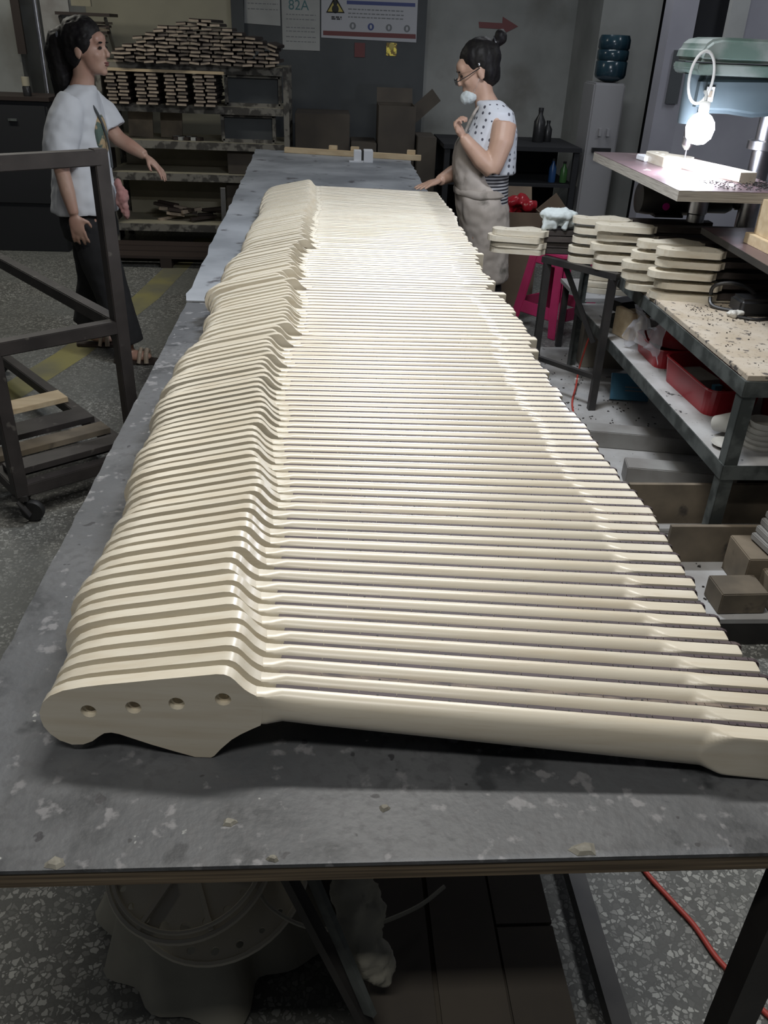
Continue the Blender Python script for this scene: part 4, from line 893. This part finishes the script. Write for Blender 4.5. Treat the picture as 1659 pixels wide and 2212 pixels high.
# pink plastic stool
def stool(c, rz, label):
    t = thing('plastic_stool', label, 'stool', (c[0], c[1], 0)); t.rotation_euler = (0, 0, rz)
    Ht, a0, a1 = .46, .125, .185
    part('seat', MB().prism(rrect(-a0, -a0, a0, a0, 0, .03), Ht - .018, Ht, 'XY'), M['pink_plastic'], t, local=True, bevel=.006)
    P_ = lambda x, z: (x * (a0 + (a1 - a0) * (1 - z / (Ht - .018))), z)
    for k in range(4):
        Rt = Matrix.Rotation(k * math.pi / 2, 3, 'Z')
        def panel(pts, th=.012):
            o2 = []
            for off in (0, -th):
                for (x, z) in pts:
                    d = a0 + (a1 - a0) * (1 - z / (Ht - .018)); o2.append(Rt @ Vector((x * d, -d - off - th, z)))
            n = len(pts); return o2, [tuple(range(n - 1, -1, -1)), tuple(range(n, 2 * n))] + [(i, (i + 1) % n, n + (i + 1) % n, n + i) for i in range(n)]
        zt_ = Ht - .018
        lg = MB().add(*panel([(-1, 0), (-.74, 0), (-.66, zt_ * .3), (-.55, zt_), (-1, zt_)])).add(*panel([(1, 0), (1, zt_), (.55, zt_), (.66, zt_ * .3), (.74, 0)]))
        part('leg_panel', MB().add(*panel([(-1, 0), (-.72, 0), (-.66, .10), (-.62, zt_ * .33), (-.56, zt_ - .03), (-.5, zt_), (-1, zt_)])), M['pink_plastic'], t, local=True, bevel=.004)
        part('leg_panel', MB().add(*panel([(.72, 0), (1, 0), (1, zt_), (.5, zt_), (.56, zt_ - .03), (.62, zt_ * .33), (.66, .10)])), M['pink_plastic'], t, local=True, bevel=.004)
        part('apron', MB().add(*panel([(-.66, zt_ * .22), (.66, zt_ * .22), (.62, zt_ * .38), (-.62, zt_ * .38)])), M['pink_plastic'], t, local=True, bevel=.004)
        part('apron', MB().add(*panel([(-.58, zt_ - .05), (.58, zt_ - .05), (.55, zt_), (-.55, zt_)])), M['pink_plastic'], t, local=True, bevel=.004)
    return t
stool((1.36, 4.93), .62, 'pink plastic stool standing under the jutting necks')
# cardboard box with a red bag, white bundle
open_box('open_carton', .98, 1.30, 5.30, 5.6, .60, M['cardboard'], 'open brown carton behind the woman in the apron')
mb = MB()
for k in range(14): mb.ell((1.15 + U(-.09, .09), 5.45 + U(-.08, .08), .60 + U(-.03, .05)), (.05, .05, .035), 8, 6)
o = obj('red_bag', remesh('red_bag', mb, .012, 1, (1.15, 5.45, .54), (.02, 20)), M['red_plastic']); o.location = (1.15, 5.45, .54); setp(o, 'crumpled red bag stuffed in the open brown carton', 'bag')
mb = MB().ell((.995, 3.745, .868), (.085, .06, .028), 16, 8).ell((.96, 3.73, .835), (.04, .03, .03)).ell((1.03, 3.74, .84), (.045, .035, .03)).ell((.93, 3.72, .818), (.012, .02, .018)).ell((1.06, 3.75, .82), (.02, .02, .014))
mb.tube([(.925, 3.715, .81), (.928, 3.72, .85), (.95, 3.73, .875)], .01, 8).tube([(.975, 3.71, .812), (.97, 3.715, .86)], .010, 8).tube([(1.01, 3.705, .812), (1.03, 3.71, .86)], .012, 8)
o = obj('plastic_bundle', remesh('plastic_bundle', mb, .005, 2, (.995, 3.74, .81), (.006, 40)), M['mask']); o.location = (.995, 3.74, .8095); setp(o, 'crumpled white plastic bundle sitting on the jutting necks', 'bundle')
# things on the far end of the second table
t = thing('batten', 'long yellowish batten lying at the far end of the far table', 'batten', (.13, 6.03, TZ))
p1_, p2_ = Vector((-.31, 6.16, TZ + .0175)), Vector((.60, 5.95, TZ + .0175))
part('bar', MB().bar(p1_, p2_, .035, .034), M['pale_wood'], t, bevel=.002)
for f in (.36, .52, .93): part('block', MB().box(p1_.lerp(p2_, f) + Vector((0, .02, .030)), (.055, .03, .026), -.22), M['pale_wood'], t, bevel=.002)
t = thing('tape_dispenser', 'small white box with a black stripe on the far table', 'box', (.205, 5.80, TZ))
part('case', MB().bb((.150, 5.78, TZ + .0003), (.198, 5.86, TZ + .068)), M['white_foam'], t, bevel=.002); part('case', MB().bb((.213, 5.76, TZ + .0003), (.272, 5.86, TZ + .072)), M['white_foam'], t, bevel=.002)
part('stripe', MB().bb((.198, 5.785, TZ + .012), (.213, 5.85, TZ + .066)), M['ink_black'], t); part('foot_plate', MB().bb((.120, 5.765, TZ + .0003), (.212, 5.78, TZ + .010)), M['white_foam'], t)
# ------------------------------------------------------------ drill press
DBZ = 1.10
t = thing('drill_press', 'green-grey drill press with a wide board table and blue-grey head', 'drill press', (1.64, 3.5, 0))
DP = t
part('table_board', MB().bb((1.175, 2.92, DBZ - .036), (1.60, 3.97, DBZ - .002)), M['laminate_edge'], t, label='thick plywood table board')
part('table_top', MB().bb((1.175, 2.92, DBZ - .002), (1.60, 3.97, DBZ)), M['laminate_red'], t, label='reddish worn laminate surface')
CX, CY = 1.715, 3.50
part('base', MB().bb((1.675, 3.30, BT + .0005), (1.92, 3.70, BT + .04)), M['drill_green'], t, bevel=.01)
part('column', MB().lathe([(.040, 0), (.040, .76)], (CX, CY, BT + .04), 28), M['metal_bright'], t, smooth=40)
part('collar', MB().lathe([(.052, 0), (.064, .004), (.064, .034), (.052, .038)], (CX, CY, DBZ + .075), 28), M['metal_bright'], t, smooth=40)
part('bracket', MB().bb((1.42, 3.44, DBZ - .10), (CX, 3.56, DBZ - .037)), M['dark_steel'], t, bevel=.01)
hd = part('head', MB().prism([(1.375, 1.305), (1.375, 1.43), (1.82, 1.44), (1.82, 1.36), (1.76, 1.31), (1.60, 1.295), (1.50, 1.305)], CY - .10, CY + .10), M['drill_blue'], t, bevel=.02, seg=3)
part('quill_housing', MB().lathe([(.055, 0), (.058, .10), (.06, .17)], (1.405, CY, 1.262), 24), M['drill_blue'], t, smooth=40)
part('quill', MB().lathe([(.022, 0), (.022, .05)], (1.405, CY, 1.215), 20), M['metal_bright'], t, smooth=40)
ch = part('chuck', MB().lathe([(.008, 0), (.018, .012), (.022, .02), (.022, .045), (.016, .05)], (1.405, CY, 1.167), 20), M['metal_bright'], t, smooth=40)
part('drill_bit', MB().lathe([(.001, 0), (.0035, .006), (.0035, .042)], (1.405, CY, 1.127), 10), M['metal_bright'], ch)
part('belt_cover', MB().prism([(1.335, 1.475), (1.345, 1.525), (1.375, 1.548), (1.41, 1.555), (1.95, 1.552), (1.98, 1.53), (1.98, 1.475)], CY - .13, CY + .13), M['drill_green'], t, bevel=.014, seg=3)
part('cover_base', MB().prism([(1.335, 1.450), (1.35, 1.432), (1.98, 1.432), (1.98, 1.470), (1.335, 1.470)], CY - .125, CY + .125), M['drill_green'], t, bevel=.004)
part('motor', MB().lathe([(.05, 0), (.075, .01), (.078, .2), (.07, .215), (.03, .22)], (1.93, 3.42, 1.20), 28), M['drill_green'], t, smooth=40)
part('switch_plate', MB().bb((1.395, CY - .106, 1.345), (1.425, CY - .10, 1.395)), M['paper'], t, label='cream switch plate')
part('switch_rocker', MB().bb((1.403, CY - .109, 1.36), (1.417, CY - .106, 1.382)), M['board_tan'], t)
for z in (1.32, 1.335): part('screw', MB().lathe([(.006, -.004), (.006, 0)], (1.415, CY - .10, z), 10, 'Y'), M['metal_bright'], t)
part('feed_handle', MB().tube([(1.40, CY - .06, 1.285), (1.375, CY - .12, 1.27), (1.37, CY - .145, 1.268)], .006, 8).ell((1.37, CY - .15, 1.268), (.013, .013, .013)), M['metal_bright'], t, smooth=True)
loop = [(1.345 + -.012 - .045 * math.cos(a) + .02, CY - .135, 1.425 + .085 * math.sin(a)) for a in [2 * math.pi * k / 28 for k in range(29)]]
part('cable_loop', MB().tube(loop, .0055, 8, False), M['hose_white'], t, smooth=True)
part('paint_drip', MB().tube(catmull([(1.745, CY - .101, 1.42), (1.757, CY - .1015, 1.39), (1.765, CY - .1015, 1.355)], 5), [.004] * 10 + [.009], 8), M['white_plastic'], t, smooth=True)
lp = thing('work_lamp', 'glowing round work lamp bulb under the drill press head', 'lamp', LAMP_AT - Vector((0, 0, .05)))
part('bulb', MB().lathe([(.002, -.056), (.025, -.052), (.045, -.032), (.052, 0), (.047, .022), (.032, .042), (.016, .052)], LAMP_AT, 28), M['bulb'], lp, smooth=True)
part('socket', MB().lathe([(.017, .052), (.019, .058), (.019, .085), (.012, .09)], LAMP_AT, 20), M['white_plastic'], lp, smooth=40)
part('arm', MB().tube(catmull([LAMP_AT + Vector((0, 0, .088)), LAMP_AT + Vector((.01, .03, .11)), (1.40, CY - .08, 1.38), (1.41, CY - .095, 1.40)], 5), .006, 8), M['hose_white'], lp, smooth=True)
# neck and blocks on the drill table
nk = flat(1.255, 3.55, DBZ + .0002, 0, 'pale neck lying under the drill bit on the drill table', 'neck under the drill')
nk.location = (1.345, 3.74, DBZ + .0003); nk.rotation_euler = (0, 0, math.radians(-76)); nk.scale = (1.1, 1.25, 1.5)
for ch_ in nk.children:
    if ch_.name.startswith('neck_shaft'):
        ch_.data = ch_.data.copy(); ch_.data.materials.clear(); ch_.data.materials.append(M['maple'])
        if 'label' in ch_: del ch_['label']
solo('white_block', MB().prism([(1.300, 3.66), (1.375, 3.66), (1.395, 3.74), (1.290, 3.74)], DBZ + .0003, DBZ + .022, 'XY'), M['white_foam'], 'small white tapered block at the left of the drill table', 'block', bevel=.003)
mb = MB()
for k in range(520):
    a, b_ = (1.56 + random.gauss(0, .045), 3.03 + random.gauss(0, .05)) if k < 330 else (1.33 + .25 * R(), 2.96 + .2 * R())
    a = min(max(a, 1.19), 1.59); b_ = min(max(b_, 2.93), 3.9)
    mb.box((a, b_, DBZ + .0022 + .010 * R() * (k < 240)), (U(.003, .009), U(.0015, .0035), .002), Matrix.Rotation(U(0, 3.1), 3, 'Z') @ Matrix.Rotation(U(-.3, .3), 3, 'X'))
solo('drill_shavings', mb, M['shaving'], 'dark drill shavings heaped on the drill table corner', 'shavings', kind='stuff')
t = thing('motor_unit', 'dark cylindrical machine motor under the drill table with an added magenta disc', 'motor', (1.42, 3.55, .96))
part('casing', MB().lathe([(.02, 0), (.06, .01), (.065, .05), (.065, .24), (.05, .26), (.03, .27)], (1.28, 3.62, .965), 24, 'X'), M['dark_steel'], t, smooth=40)
part('casing', MB().lathe([(.03, 0), (.05, .01), (.05, .12), (.04, .14)], (1.54, 3.60, .965), 24, 'X'), M['dark_steel'], t, smooth=40)
part('knob', MB().lathe([(.015, 0), (.022, .006), (.022, .03), (.012, .036)], (1.66, 3.52, .965), 16, 'X'), M['black_plastic'], t, smooth=40)
part('foot', MB().bb((1.36, 3.58, BT + .19), (1.48, 3.66, .905)), M['dark_steel'], t)
q = gy(1440, 447, 3.545); part('cap', MB().lathe([(.0145, 0), (.0145, .006), (.010, .009)], (q.x, 3.548, q.z), 20, 'Y', ), M['magenta'], t, label='added magenta disc, stray colour spot', smooth=30)  # disc added for a stray magenta spot, no real motor part
part('hydraulic_cylinder', MB().lathe([(.035, 0), (.035, .03), (.04, .035), (.04, .09), (.03, .10)], (1.50, 3.5, .897), 20), M['metal_bright'], t, smooth=40)
# ------------------------------------------------------------ people
def xf(o, yaw, pitch, s=1.0):
    Mx = Matrix.Rotation(yaw, 3, 'Z') @ Matrix.Rotation(pitch, 3, 'Y')
    return (lambda p: Vector(o) + Mx @ (Vector(p) * s)), Mx
def head(mb, o, yaw, pitch, s=1.0):
    f, Mx = xf(o, yaw, pitch, s)
    def e(c, r): mb.ell(f(c), [k * s for k in r], 18, 12, Mx)
    e((-.012, 0, .038), (.096, .074, .088)); e((.030, 0, -.018), (.058, .061, .080)); e((.040, 0, -.066), (.043, .045, .034)); e((.066, 0, -.088), (.019, .021, .016))
    e((.070, 0, .042), (.026, .048, .036)); e((.056, .034, -.020), (.026, .020, .026)); e((.056, -.034, -.020), (.026, .020, .026))
    e((.078, 0, -.056), (.014, .022, .018)); e((.099, 0, -.024), (.013, .014, .009))
    mb.tube([f((.082, 0, .022)), f((.095, 0, 0)), f((.106, 0, -.020))], [.008 * s, .009 * s, .010 * s], 10)
    for sy in (-1, 1): mb.ell(f((-.006, sy * .074, -.004)), (.019 * s, .008 * s, .031 * s), 12, 8, Mx)
    return f, Mx
def face_parts(t, f, Mx, s, lipm):
    for sy in (-1, 1):
        part('eye', MB().ell(f((.0835, sy * .029, .010)), (.007 * s, .014 * s, .0065 * s), 10, 7, Mx), M['eye_dark'], t, smooth=True)
        part('eyebrow', MB().ell(f((.090, sy * .031, .031)), (.005 * s, .019 * s, .004 * s), 10, 6, Mx), M['hair'], t, smooth=True)
    if lipm: part('lips', MB().ell(f((.089, 0, -.051)), (.008 * s, .020 * s, .0045 * s), 12, 6, Mx).ell(f((.088, 0, -.060)), (.009 * s, .017 * s, .0055 * s), 12, 6, Mx), lipm, t, smooth=True)
def hand(mb, wrist, tip_dir, side, nrm, s=1.0, curl=.4, thumb=1, splay=.12):
    """palm and five fingers; tip_dir along fingers, side across the palm, nrm out of the palm"""
    w_, d, sd, n = Vector(wrist), Vector(tip_dir).normalized(), Vector(side).normalized(), Vector(nrm).normalized()
    B_ = Matrix((sd, d, n)).transposed()
    mb.ell(w_ + d * .045 * s, (.036 * s, .050 * s, .015 * s), 14, 10, B_)
    for k, (off, ln) in enumerate(((-.027, .060), (-.009, .074), (.009, .080), (.027, .072))):
        p = w_ + d * .075 * s + sd * off * s; L = ln * s; pts = [p - d * .02 * s, p]; a = 0
        for j in range(3):
            a += curl * (.8 if j == 0 else 1.0)
            dd = (d * math.cos(a) + n * math.sin(a) + sd * splay * (off / .027)).normalized(); p = p + dd * L * (.42, .33, .25)[j]; pts.append(p)
        mb.tube(pts, [.0085 * s, .0085 * s, .008 * s, .0075 * s, .006 * s], 8)
    p = w_ + d * .025 * s - sd * thumb * .028 * s
    mb.tube([p, p + (d * .5 - sd * thumb * .8 + n * .25).normalized() * .032 * s, p + (d * .5 - sd * thumb * .8 + n * .25).normalized() * .032 * s + (d * .9 - sd * thumb * .3 + n * .4).normalized() * .030 * s], [.011 * s, .0095 * s, .007 * s], 8)
def loft(mb, rows, n=28):  # rows: (cx, cy, z, rx, ry)
    mb.ring_loft([[(cx + rx * math.cos(2 * math.pi * k / n), cy + ry * math.sin(2 * math.pi * k / n), z) for k in range(n)] for cx, cy, z, rx, ry in rows])
def skinpart(name, mb, vox, m, t, sm=4, disp=None):
    o = obj(name, remesh(name, mb, vox, sm, root(t).location, disp), m, t); return o

# woman in the white T-shirt, walking to the right
L0 = Vector((-1.15, 4.33, 0))
t = thing('person', 'woman with a ponytail in a white T-shirt and black trousers, reaching right, at the left', 'person', L0)
b = MB(); f, Mx = head(b, (-1.098, 4.35, 1.408), math.radians(-12), math.radians(-4), .98)
b.tube([(-1.115, 4.35, 1.37), (-1.125, 4.35, 1.30), (-1.145, 4.35, 1.235)], [.050, .047, .06], 16)
loft(b, [(-1.15, 4.35, 1.245, .05, .08), (-1.165, 4.35, 1.20, .075, .15), (-1.175, 4.35, 1.08, .105, .14), (-1.18, 4.35, .92, .10, .125), (-1.185, 4.34, .78, .115, .145), (-1.185, 4.34, .68, .11, .15)])
b.tube([(-1.165, 4.21, 1.185), (-1.205, 4.165, 1.06), (-1.222, 4.14, .935), (-1.205, 4.125, .84), (-1.188, 4.115, .745)], [.050, .043, .036, .034, .024], 12)
hand(b, (-1.187, 4.113, .745), (.10, -.02, -1), (1, 0, .1), (0, .6, -.1), 1.0, .28, -1)
b.tube([(-1.15, 4.50, 1.185), (-1.09, 4.52, 1.09), (-1.03, 4.50, 1.03), (-.97, 4.475, 1.0), (-.905, 4.455, .966)], [.050, .043, .037, .034, .024], 12)
hand(b, (-.905, 4.455, .966), (.72, 0, -.68), (.0, 1, .1), (-.6, .1, -.6), 1.0, .22, 1, .3)
for pts in ([(-1.16, 4.28, .70), (-1.10, 4.235, .42), (-1.045, 4.205, .10), (-1.04, 4.205, .05)], [(-1.2, 4.41, .70), (-1.22, 4.43, .42), (-1.30, 4.455, .13), (-1.305, 4.455, .06)]):
    b.tube(pts, [.085, .06, .036, .034], 14)
b.ell((-1.0, 4.197, .036), (.085, .038, .028), 16, 8, Matrix.Rotation(-.12, 3, 'Z')); b.ell((-1.245, 4.45, .05), (.085, .036, .028), 16, 8, Matrix.Rotation(.18, 3, 'Y'))
skinpart('body', b, .0062, M['skin_pale'], t, 3)
face_parts(t, f, Mx, .98, M['lips'])
h = MB(); h.ell(f((-.026, 0, .052)), (.106, .084, .088), 20, 14, Mx @ Matrix.Rotation(-.42, 3, 'Y'));
for sy in (-1, 1): h.ell(f((-.008, sy * .048, .042)), (.062, .034, .060), 16, 10, Mx @ Matrix.Rotation(-.3, 3, 'Y'))
h.ell(f((-.050, 0, .0)), (.062, .074, .085), 18, 12, Mx)
h.tube([f((.05, -.055, .07)), f((.012, -.072, .045)), f((-.008, -.074, .03))], [.012, .016, .014], 10); h.tube([f((.05, .055, .07)), f((.012, .072, .045))], [.012, .016], 10)
h.tube([f((-.075, 0, .060)), f((-.115, 0, .045)), f((-.138, .0, -.005)), f((-.140, 0, -.07)), f((-.145, 0, -.13)), f((-.165, 0, -.175)), f((-.19, 0, -.20))], [.055, .062, .062, .056, .050, .036, .012], 14)
skinpart('hair', h, .006, M['hair'], t, 3, (.005, 40))
part('hair_clip', MB().ell(f((-.098, -.055, .06)), (.010, .005, .022), 8, 6, Mx), M['metal_bright'], t, smooth=True)
s_ = MB()
loft(s_, [(-1.135, 4.35, 1.272, .058, .066), (-1.14, 4.35, 1.25, .072, .10), (-1.165, 4.35, 1.215, .095, .165), (-1.18, 4.35, 1.12, .132, .172), (-1.178, 4.35, 1.03, .132, .165), (-1.185, 4.34, .92, .135, .165), (-1.19, 4.335, .80, .150, .175), (-1.195, 4.335, .722, .158, .18)])
s_.tube([(-1.16, 4.24, 1.205), (-1.19, 4.18, 1.13), (-1.215, 4.15, 1.03), (-1.222, 4.14, .955)], [.062, .074, .076, .078], 18)
s_.tube([(-1.15, 4.46, 1.205), (-1.10, 4.52, 1.14), (-1.06, 4.515, 1.07)], [.062, .070, .072], 18)
skinpart('tshirt', s_, .0085, M['tshirt'], t, 3, (.012, 11))
part('shirt_print', MB().ell((-1.070, 4.315, 1.06), (.028, .075, .10), 18, 12), M['shirt_print'], t, smooth=True)
part('lanyard', MB().tube(catmull([(-1.175, 4.30, 1.262), (-1.145, 4.272, 1.252), (-1.085, 4.270, 1.20), (-1.048, 4.275, 1.12), (-1.030, 4.28, 1.02), (-1.028, 4.28, .93)], 6), .0055, 8), M['wall_dark'], t, smooth=True)
p_ = MB(); loft(p_, [(-1.19, 4.34, .76, .13, .155), (-1.185, 4.34, .66, .135, .165), (-1.18, 4.34, .60, .13, .16)])
p_.tube([(-1.16, 4.275, .66), (-1.125, 4.245, .50), (-1.085, 4.225, .34), (-1.052, 4.208, .20), (-1.030, 4.203, .10)], [.105, .095, .086, .080, .078], 18)
p_.tube([(-1.20, 4.41, .66), (-1.215, 4.43, .50), (-1.225, 4.44, .36), (-1.26, 4.45, .22), (-1.285, 4.455, .125)], [.105, .092, .084, .082, .086], 18)
skinpart('trousers', p_, .009, M['black_cloth'], t, 3, (.006, 12))
for (c, rz, ry) in (((-.985, 4.193, .022), -.12, 0), ((-1.24, 4.45, .024), .0, .12)):
    sh = part('sandal', MB().prism([(c[0] + x, c[1] + y) for x, y in ((-.12, -.03), (-.06, -.036), (.04, -.045), (.10, -.035), (.115, 0), (.10, .03), (.04, .042), (-.06, .034), (-.12, .028), (-.13, 0))], .001, .018, 'XY'), M['blank_dark'], t, bevel=.004)
    part('strap', MB().tube([(c[0] + .045, c[1] - .045, .012), (c[0] + .045, c[1] - .035, .055), (c[0] + .045, c[1], .070), (c[0] + .045, c[1] + .035, .055), (c[0] + .045, c[1] + .045, .012)], .012, 8).tube([(c[0] + .005, c[1] - .043, .012), (c[0] + .015, c[1] - .033, .06), (c[0] + .015, c[1], .074), (c[0] + .015, c[1] + .033, .06), (c[0] + .005, c[1] + .043, .012)], .010, 8), M['blank_end'], sh, smooth=True)
mb = MB().ell((-.995, 4.265, .80), (.030, .035, .060)).ell((-.985, 4.26, .745), (.022, .028, .045)).ell((-1.005, 4.27, .85), (.02, .02, .03))
o = obj('pink_cloth', remesh('pink_cloth', mb, .006, 2, (-.99, 4.265, .70), (.012, 30)), mat('pink_cloth', (.42, .24, .22), .9, col2=(.34, .16, .15), scale=20)); o.location = (-.99, 4.265, .70)
setp(o, 'pinkish cloth pouch hanging at the waist of the white T-shirt', 'pouch')

# woman in the apron with a lowered mask
m = bpy.data.materials.new('dotted'); m.use_nodes = True; N_ = m.node_tree.nodes; K_ = m.node_tree.links
tc = N_.new('ShaderNodeTexCoord'); v_ = N_.new('ShaderNodeTexVoronoi'); v_.inputs['Scale'].default_value = 34; v_.inputs['Randomness'].default_value = .35
K_.new(tc.outputs['Object'], v_.inputs['Vector']); lt = N_.new('ShaderNodeMath'); lt.operation = 'LESS_THAN'; lt.inputs[1].default_value = .27; K_.new(v_.outputs['Distance'], lt.inputs[0])
mx = N_.new('ShaderNodeMixRGB'); mx.inputs[1].default_value = (.56, .58, .62, 1); mx.inputs[2].default_value = (.07, .07, .09, 1); K_.new(lt.outputs[0], mx.inputs[0]); K_.new(mx.outputs[0], N_['Principled BSDF'].inputs['Base Color']); N_['Principled BSDF'].inputs['Roughness'].default_value = .85
M['dotted'] = m
m = bpy.data.materials.new('striped'); m.use_nodes = True; N_ = m.node_tree.nodes; K_ = m.node_tree.links
tc = N_.new('ShaderNodeTexCoord'); wv = N_.new('ShaderNodeTexWave'); wv.bands_direction = 'Z'; wv.inputs['Scale'].default_value = 20; K_.new(tc.outputs['Object'], wv.inputs['Vector'])
gt = N_.new('ShaderNodeMath'); gt.operation = 'GREATER_THAN'; gt.inputs[1].default_value = .5; K_.new(wv.outputs['Fac'], gt.inputs[0])
mx = N_.new('ShaderNodeMixRGB'); mx.inputs[1].default_value = (.03, .03, .04, 1); mx.inputs[2].default_value = (.5, .5, .52, 1); K_.new(gt.outputs[0], mx.inputs[0]); K_.new(mx.outputs[0], N_['Principled BSDF'].inputs['Base Color'])
M['striped'] = m
L0 = Vector((.82, 4.55, 0))
t = thing('person', 'woman in a stained apron and dotted sleeveless top, glasses and lowered mask, beside the table', 'person', L0)
b = MB(); HS = .98; f, Mx = head(b, (.705, 4.50, 1.378), math.radians(180), math.radians(20), HS)
b.tube([(.725, 4.50, 1.34), (.745, 4.50, 1.28), (.775, 4.50, 1.215)], [.052, .048, .065], 16)
loft(b, [(.775, 4.50, 1.235, .05, .08), (.80, 4.50, 1.20, .08, .145), (.79, 4.50, 1.08, .115, .14), (.785, 4.50, .95, .11, .125), (.79, 4.5, .80, .11, .145), (.80, 4.5, .66, .11, .15)])
b.tube([(.835, 4.375, 1.165), (.825, 4.345, 1.09), (.795, 4.33, .985), (.785, 4.33, .955)], [.062, .058, .047, .042], 16)
b.tube([(.79, 4.33, .965), (.73, 4.325, 1.01), (.665, 4.325, 1.075), (.635, 4.335, 1.108)], [.045, .045, .034, .027], 14)
hand(b, (.640, 4.335, 1.100), (-.55, .12, .83), (.45, .85, .1), (.80, -.2, .45), 1.0, 1.25, 1, .04)
b.tube([(.80, 4.63, 1.17), (.775, 4.66, 1.07), (.735, 4.66, .965), (.70, 4.65, .925), (.63, 4.60, .905), (.555, 4.50, .885)], [.055, .050, .044, .042, .040, .027], 14)
hand(b, (.555, 4.50, .885), (-.80, -.58, -.16), (-.5, .8, 0), (-.1, -.1, -.9), 1.0, .10, -1, .14)
for pts in ([(.79, 4.42, .66), (.83, 4.42, .40), (.88, 4.42, .10), (.88, 4.42, .06)], [(.82, 4.58, .66), (.86, 4.58, .40), (.93, 4.60, .10), (.93, 4.60, .06)]):
    b.tube(pts, [.085, .06, .04, .036], 14)
b.ell((.84, 4.42, .045), (.10, .036, .03), 14, 8); b.ell((.89, 4.60, .045), (.10, .036, .03), 14, 8)
skinpart('body', b, .0062, M['skin'], t, 3)
face_parts(t, f, Mx, HS, None)
h = MB(); h.ell(f((-.030, 0, .056)), (.100, .084, .090), 20, 14, Mx @ Matrix.Rotation(-.30, 3, 'Y')); h.ell(f((-.050, 0, .0)), (.062, .074, .080), 18, 12, Mx)
h.ell(f((-.070, 0, -.035)), (.035, .055, .040), 12, 8, Mx)
h.tube([f((-.10, 0, .085)), f((-.125, 0, .10))], [.026, .022], 12); h.ell(f((-.148, 0, .112)), (.030, .034, .034), 14, 10, Mx)
skinpart('hair', h, .006, M['hair'], t, 3, (.004, 40))
part('hair_tie', MB().tube([f((-.116 + .004 * math.cos(a), .026 * math.cos(a), .098 + .026 * math.sin(a))) for a in [k * math.tau / 16 for k in range(17)]], .004, 6, False), M['metal_bright'], t, smooth=True)
part('ear_stud', MB().ell(f((-.004, .086, .038)), (.006, .004, .008), 8, 6), M['metal_bright'], t, smooth=True)
k_ = MB().ell(f((.066, 0, -.088)), (.040, .048, .036), 16, 10, Mx).ell(f((.096, 0, -.092)), (.016, .034, .026), 12, 8, Mx)
k_.tube([f((.05, .044, -.08)), f((.02, .066, -.04)), f((0, .084, -.005))], .0025, 6).tube([f((.05, -.044, -.08)), f((.02, -.066, -.04)), f((0, -.084, -.005))], .0025, 6)
skinpart('face_mask', k_, .0035, M['mask'], t, 1, (.003, 60))
g = MB()
for sy in (-1, 1):
    g.tube([f((.112, sy * .030 + .021 * math.cos(a), -.008 + .015 * math.sin(a))) for a in [k * math.tau / 18 for k in range(19)]], .0016, 6, False)
    g.tube([f((.112, sy * .051, -.005)), f((.06, sy * .074, .006)), f((-.005, sy * .080, .022))], .0022, 6)
g.tube([f((.112, -.009, -.006)), f((.116, 0, -.003)), f((.112, .009, -.006))], .0016, 6)
part('glasses', g, M['black_plastic'], t, smooth=True)
part('lens_glint', MB().tube([f((.114, .036, -.022)), f((.114, .020, -.022))], .0022, 6), M['metal_bright'], t)  # bright metal bar put in as a glint at one lens
s_ = MB(); loft(s_, [(.772, 4.50, 1.262, .062, .070), (.782, 4.50, 1.245, .074, .105), (.805, 4.50, 1.215, .092, .145), (.80, 4.50, 1.12, .128, .150), (.795, 4.50, 1.03, .142, .152), (.805, 4.50, .93, .138, .152)])
skinpart('dotted_top', s_, .008, M['dotted'], t, 3, (.006, 12))
s_ = MB(); loft(s_, [(.79, 4.50, 1.0, .12, .135), (.785, 4.50, .90, .122, .135), (.79, 4.5, .80, .125, .15), (.80, 4.5, .70, .125, .155)])
skinpart('striped_shirt', s_, .009, M['striped'], t, 3)
a_ = MB(); loft(a_, [(.675, 4.50, 1.10, .035, .075), (.685, 4.50, 1.06, .062, .12), (.705, 4.50, .99, .088, .145), (.735, 4.50, .90, .108, .150), (.765, 4.50, .84, .125, .160), (.785, 4.50, .76, .138, .175), (.805, 4.50, .66, .132, .178), (.825, 4.50, .54, .122, .172), (.845, 4.50, .43, .112, .168), (.848, 4.50, .40, .110, .165)])
skinpart('apron', a_, .0085, M['apron'], t, 3, (.011, 12))
wb_ = MB(); loft(wb_, [(.757, 4.50, .862, .125, .162), (.762, 4.50, .850, .133, .170), (.768, 4.50, .832, .136, .172), (.772, 4.50, .822, .128, .165)]); part('waist_band', wb_, M['apron'], t, smooth=True)
part('neck_strap', MB().tube(catmull([(.655, 4.46, 1.10), (.68, 4.45, 1.17), (.715, 4.455, 1.23), (.765, 4.47, 1.262), (.80, 4.50, 1.268)], 5), .007, 8), M['apron'], t, smooth=True)
p_ = MB(); loft(p_, [(.805, 4.5, .72, .110, .14), (.815, 4.5, .60, .105, .14)])
p_.tube([(.82, 4.43, .62), (.85, 4.43, .36), (.885, 4.43, .085)], [.080, .064, .058], 16); p_.tube([(.84, 4.57, .62), (.875, 4.57, .36), (.925, 4.59, .085)], [.080, .064, .058], 16)
skinpart('trousers', p_, .01, M['black_cloth'], t, 3, (.005, 14))
for c in ((.84, 4.42), (.89, 4.60)):
    part('shoe', MB().prism([(c[0] + x, c[1] + y) for x, y in ((-.12, -.02), (-.08, -.042), (.04, -.038), (.10, -.03), (.105, .03), (.04, .036), (-.08, .04), (-.12, .02))], .001, .055, 'XY'), M['black_cloth'], t, bevel=.015, seg=3)
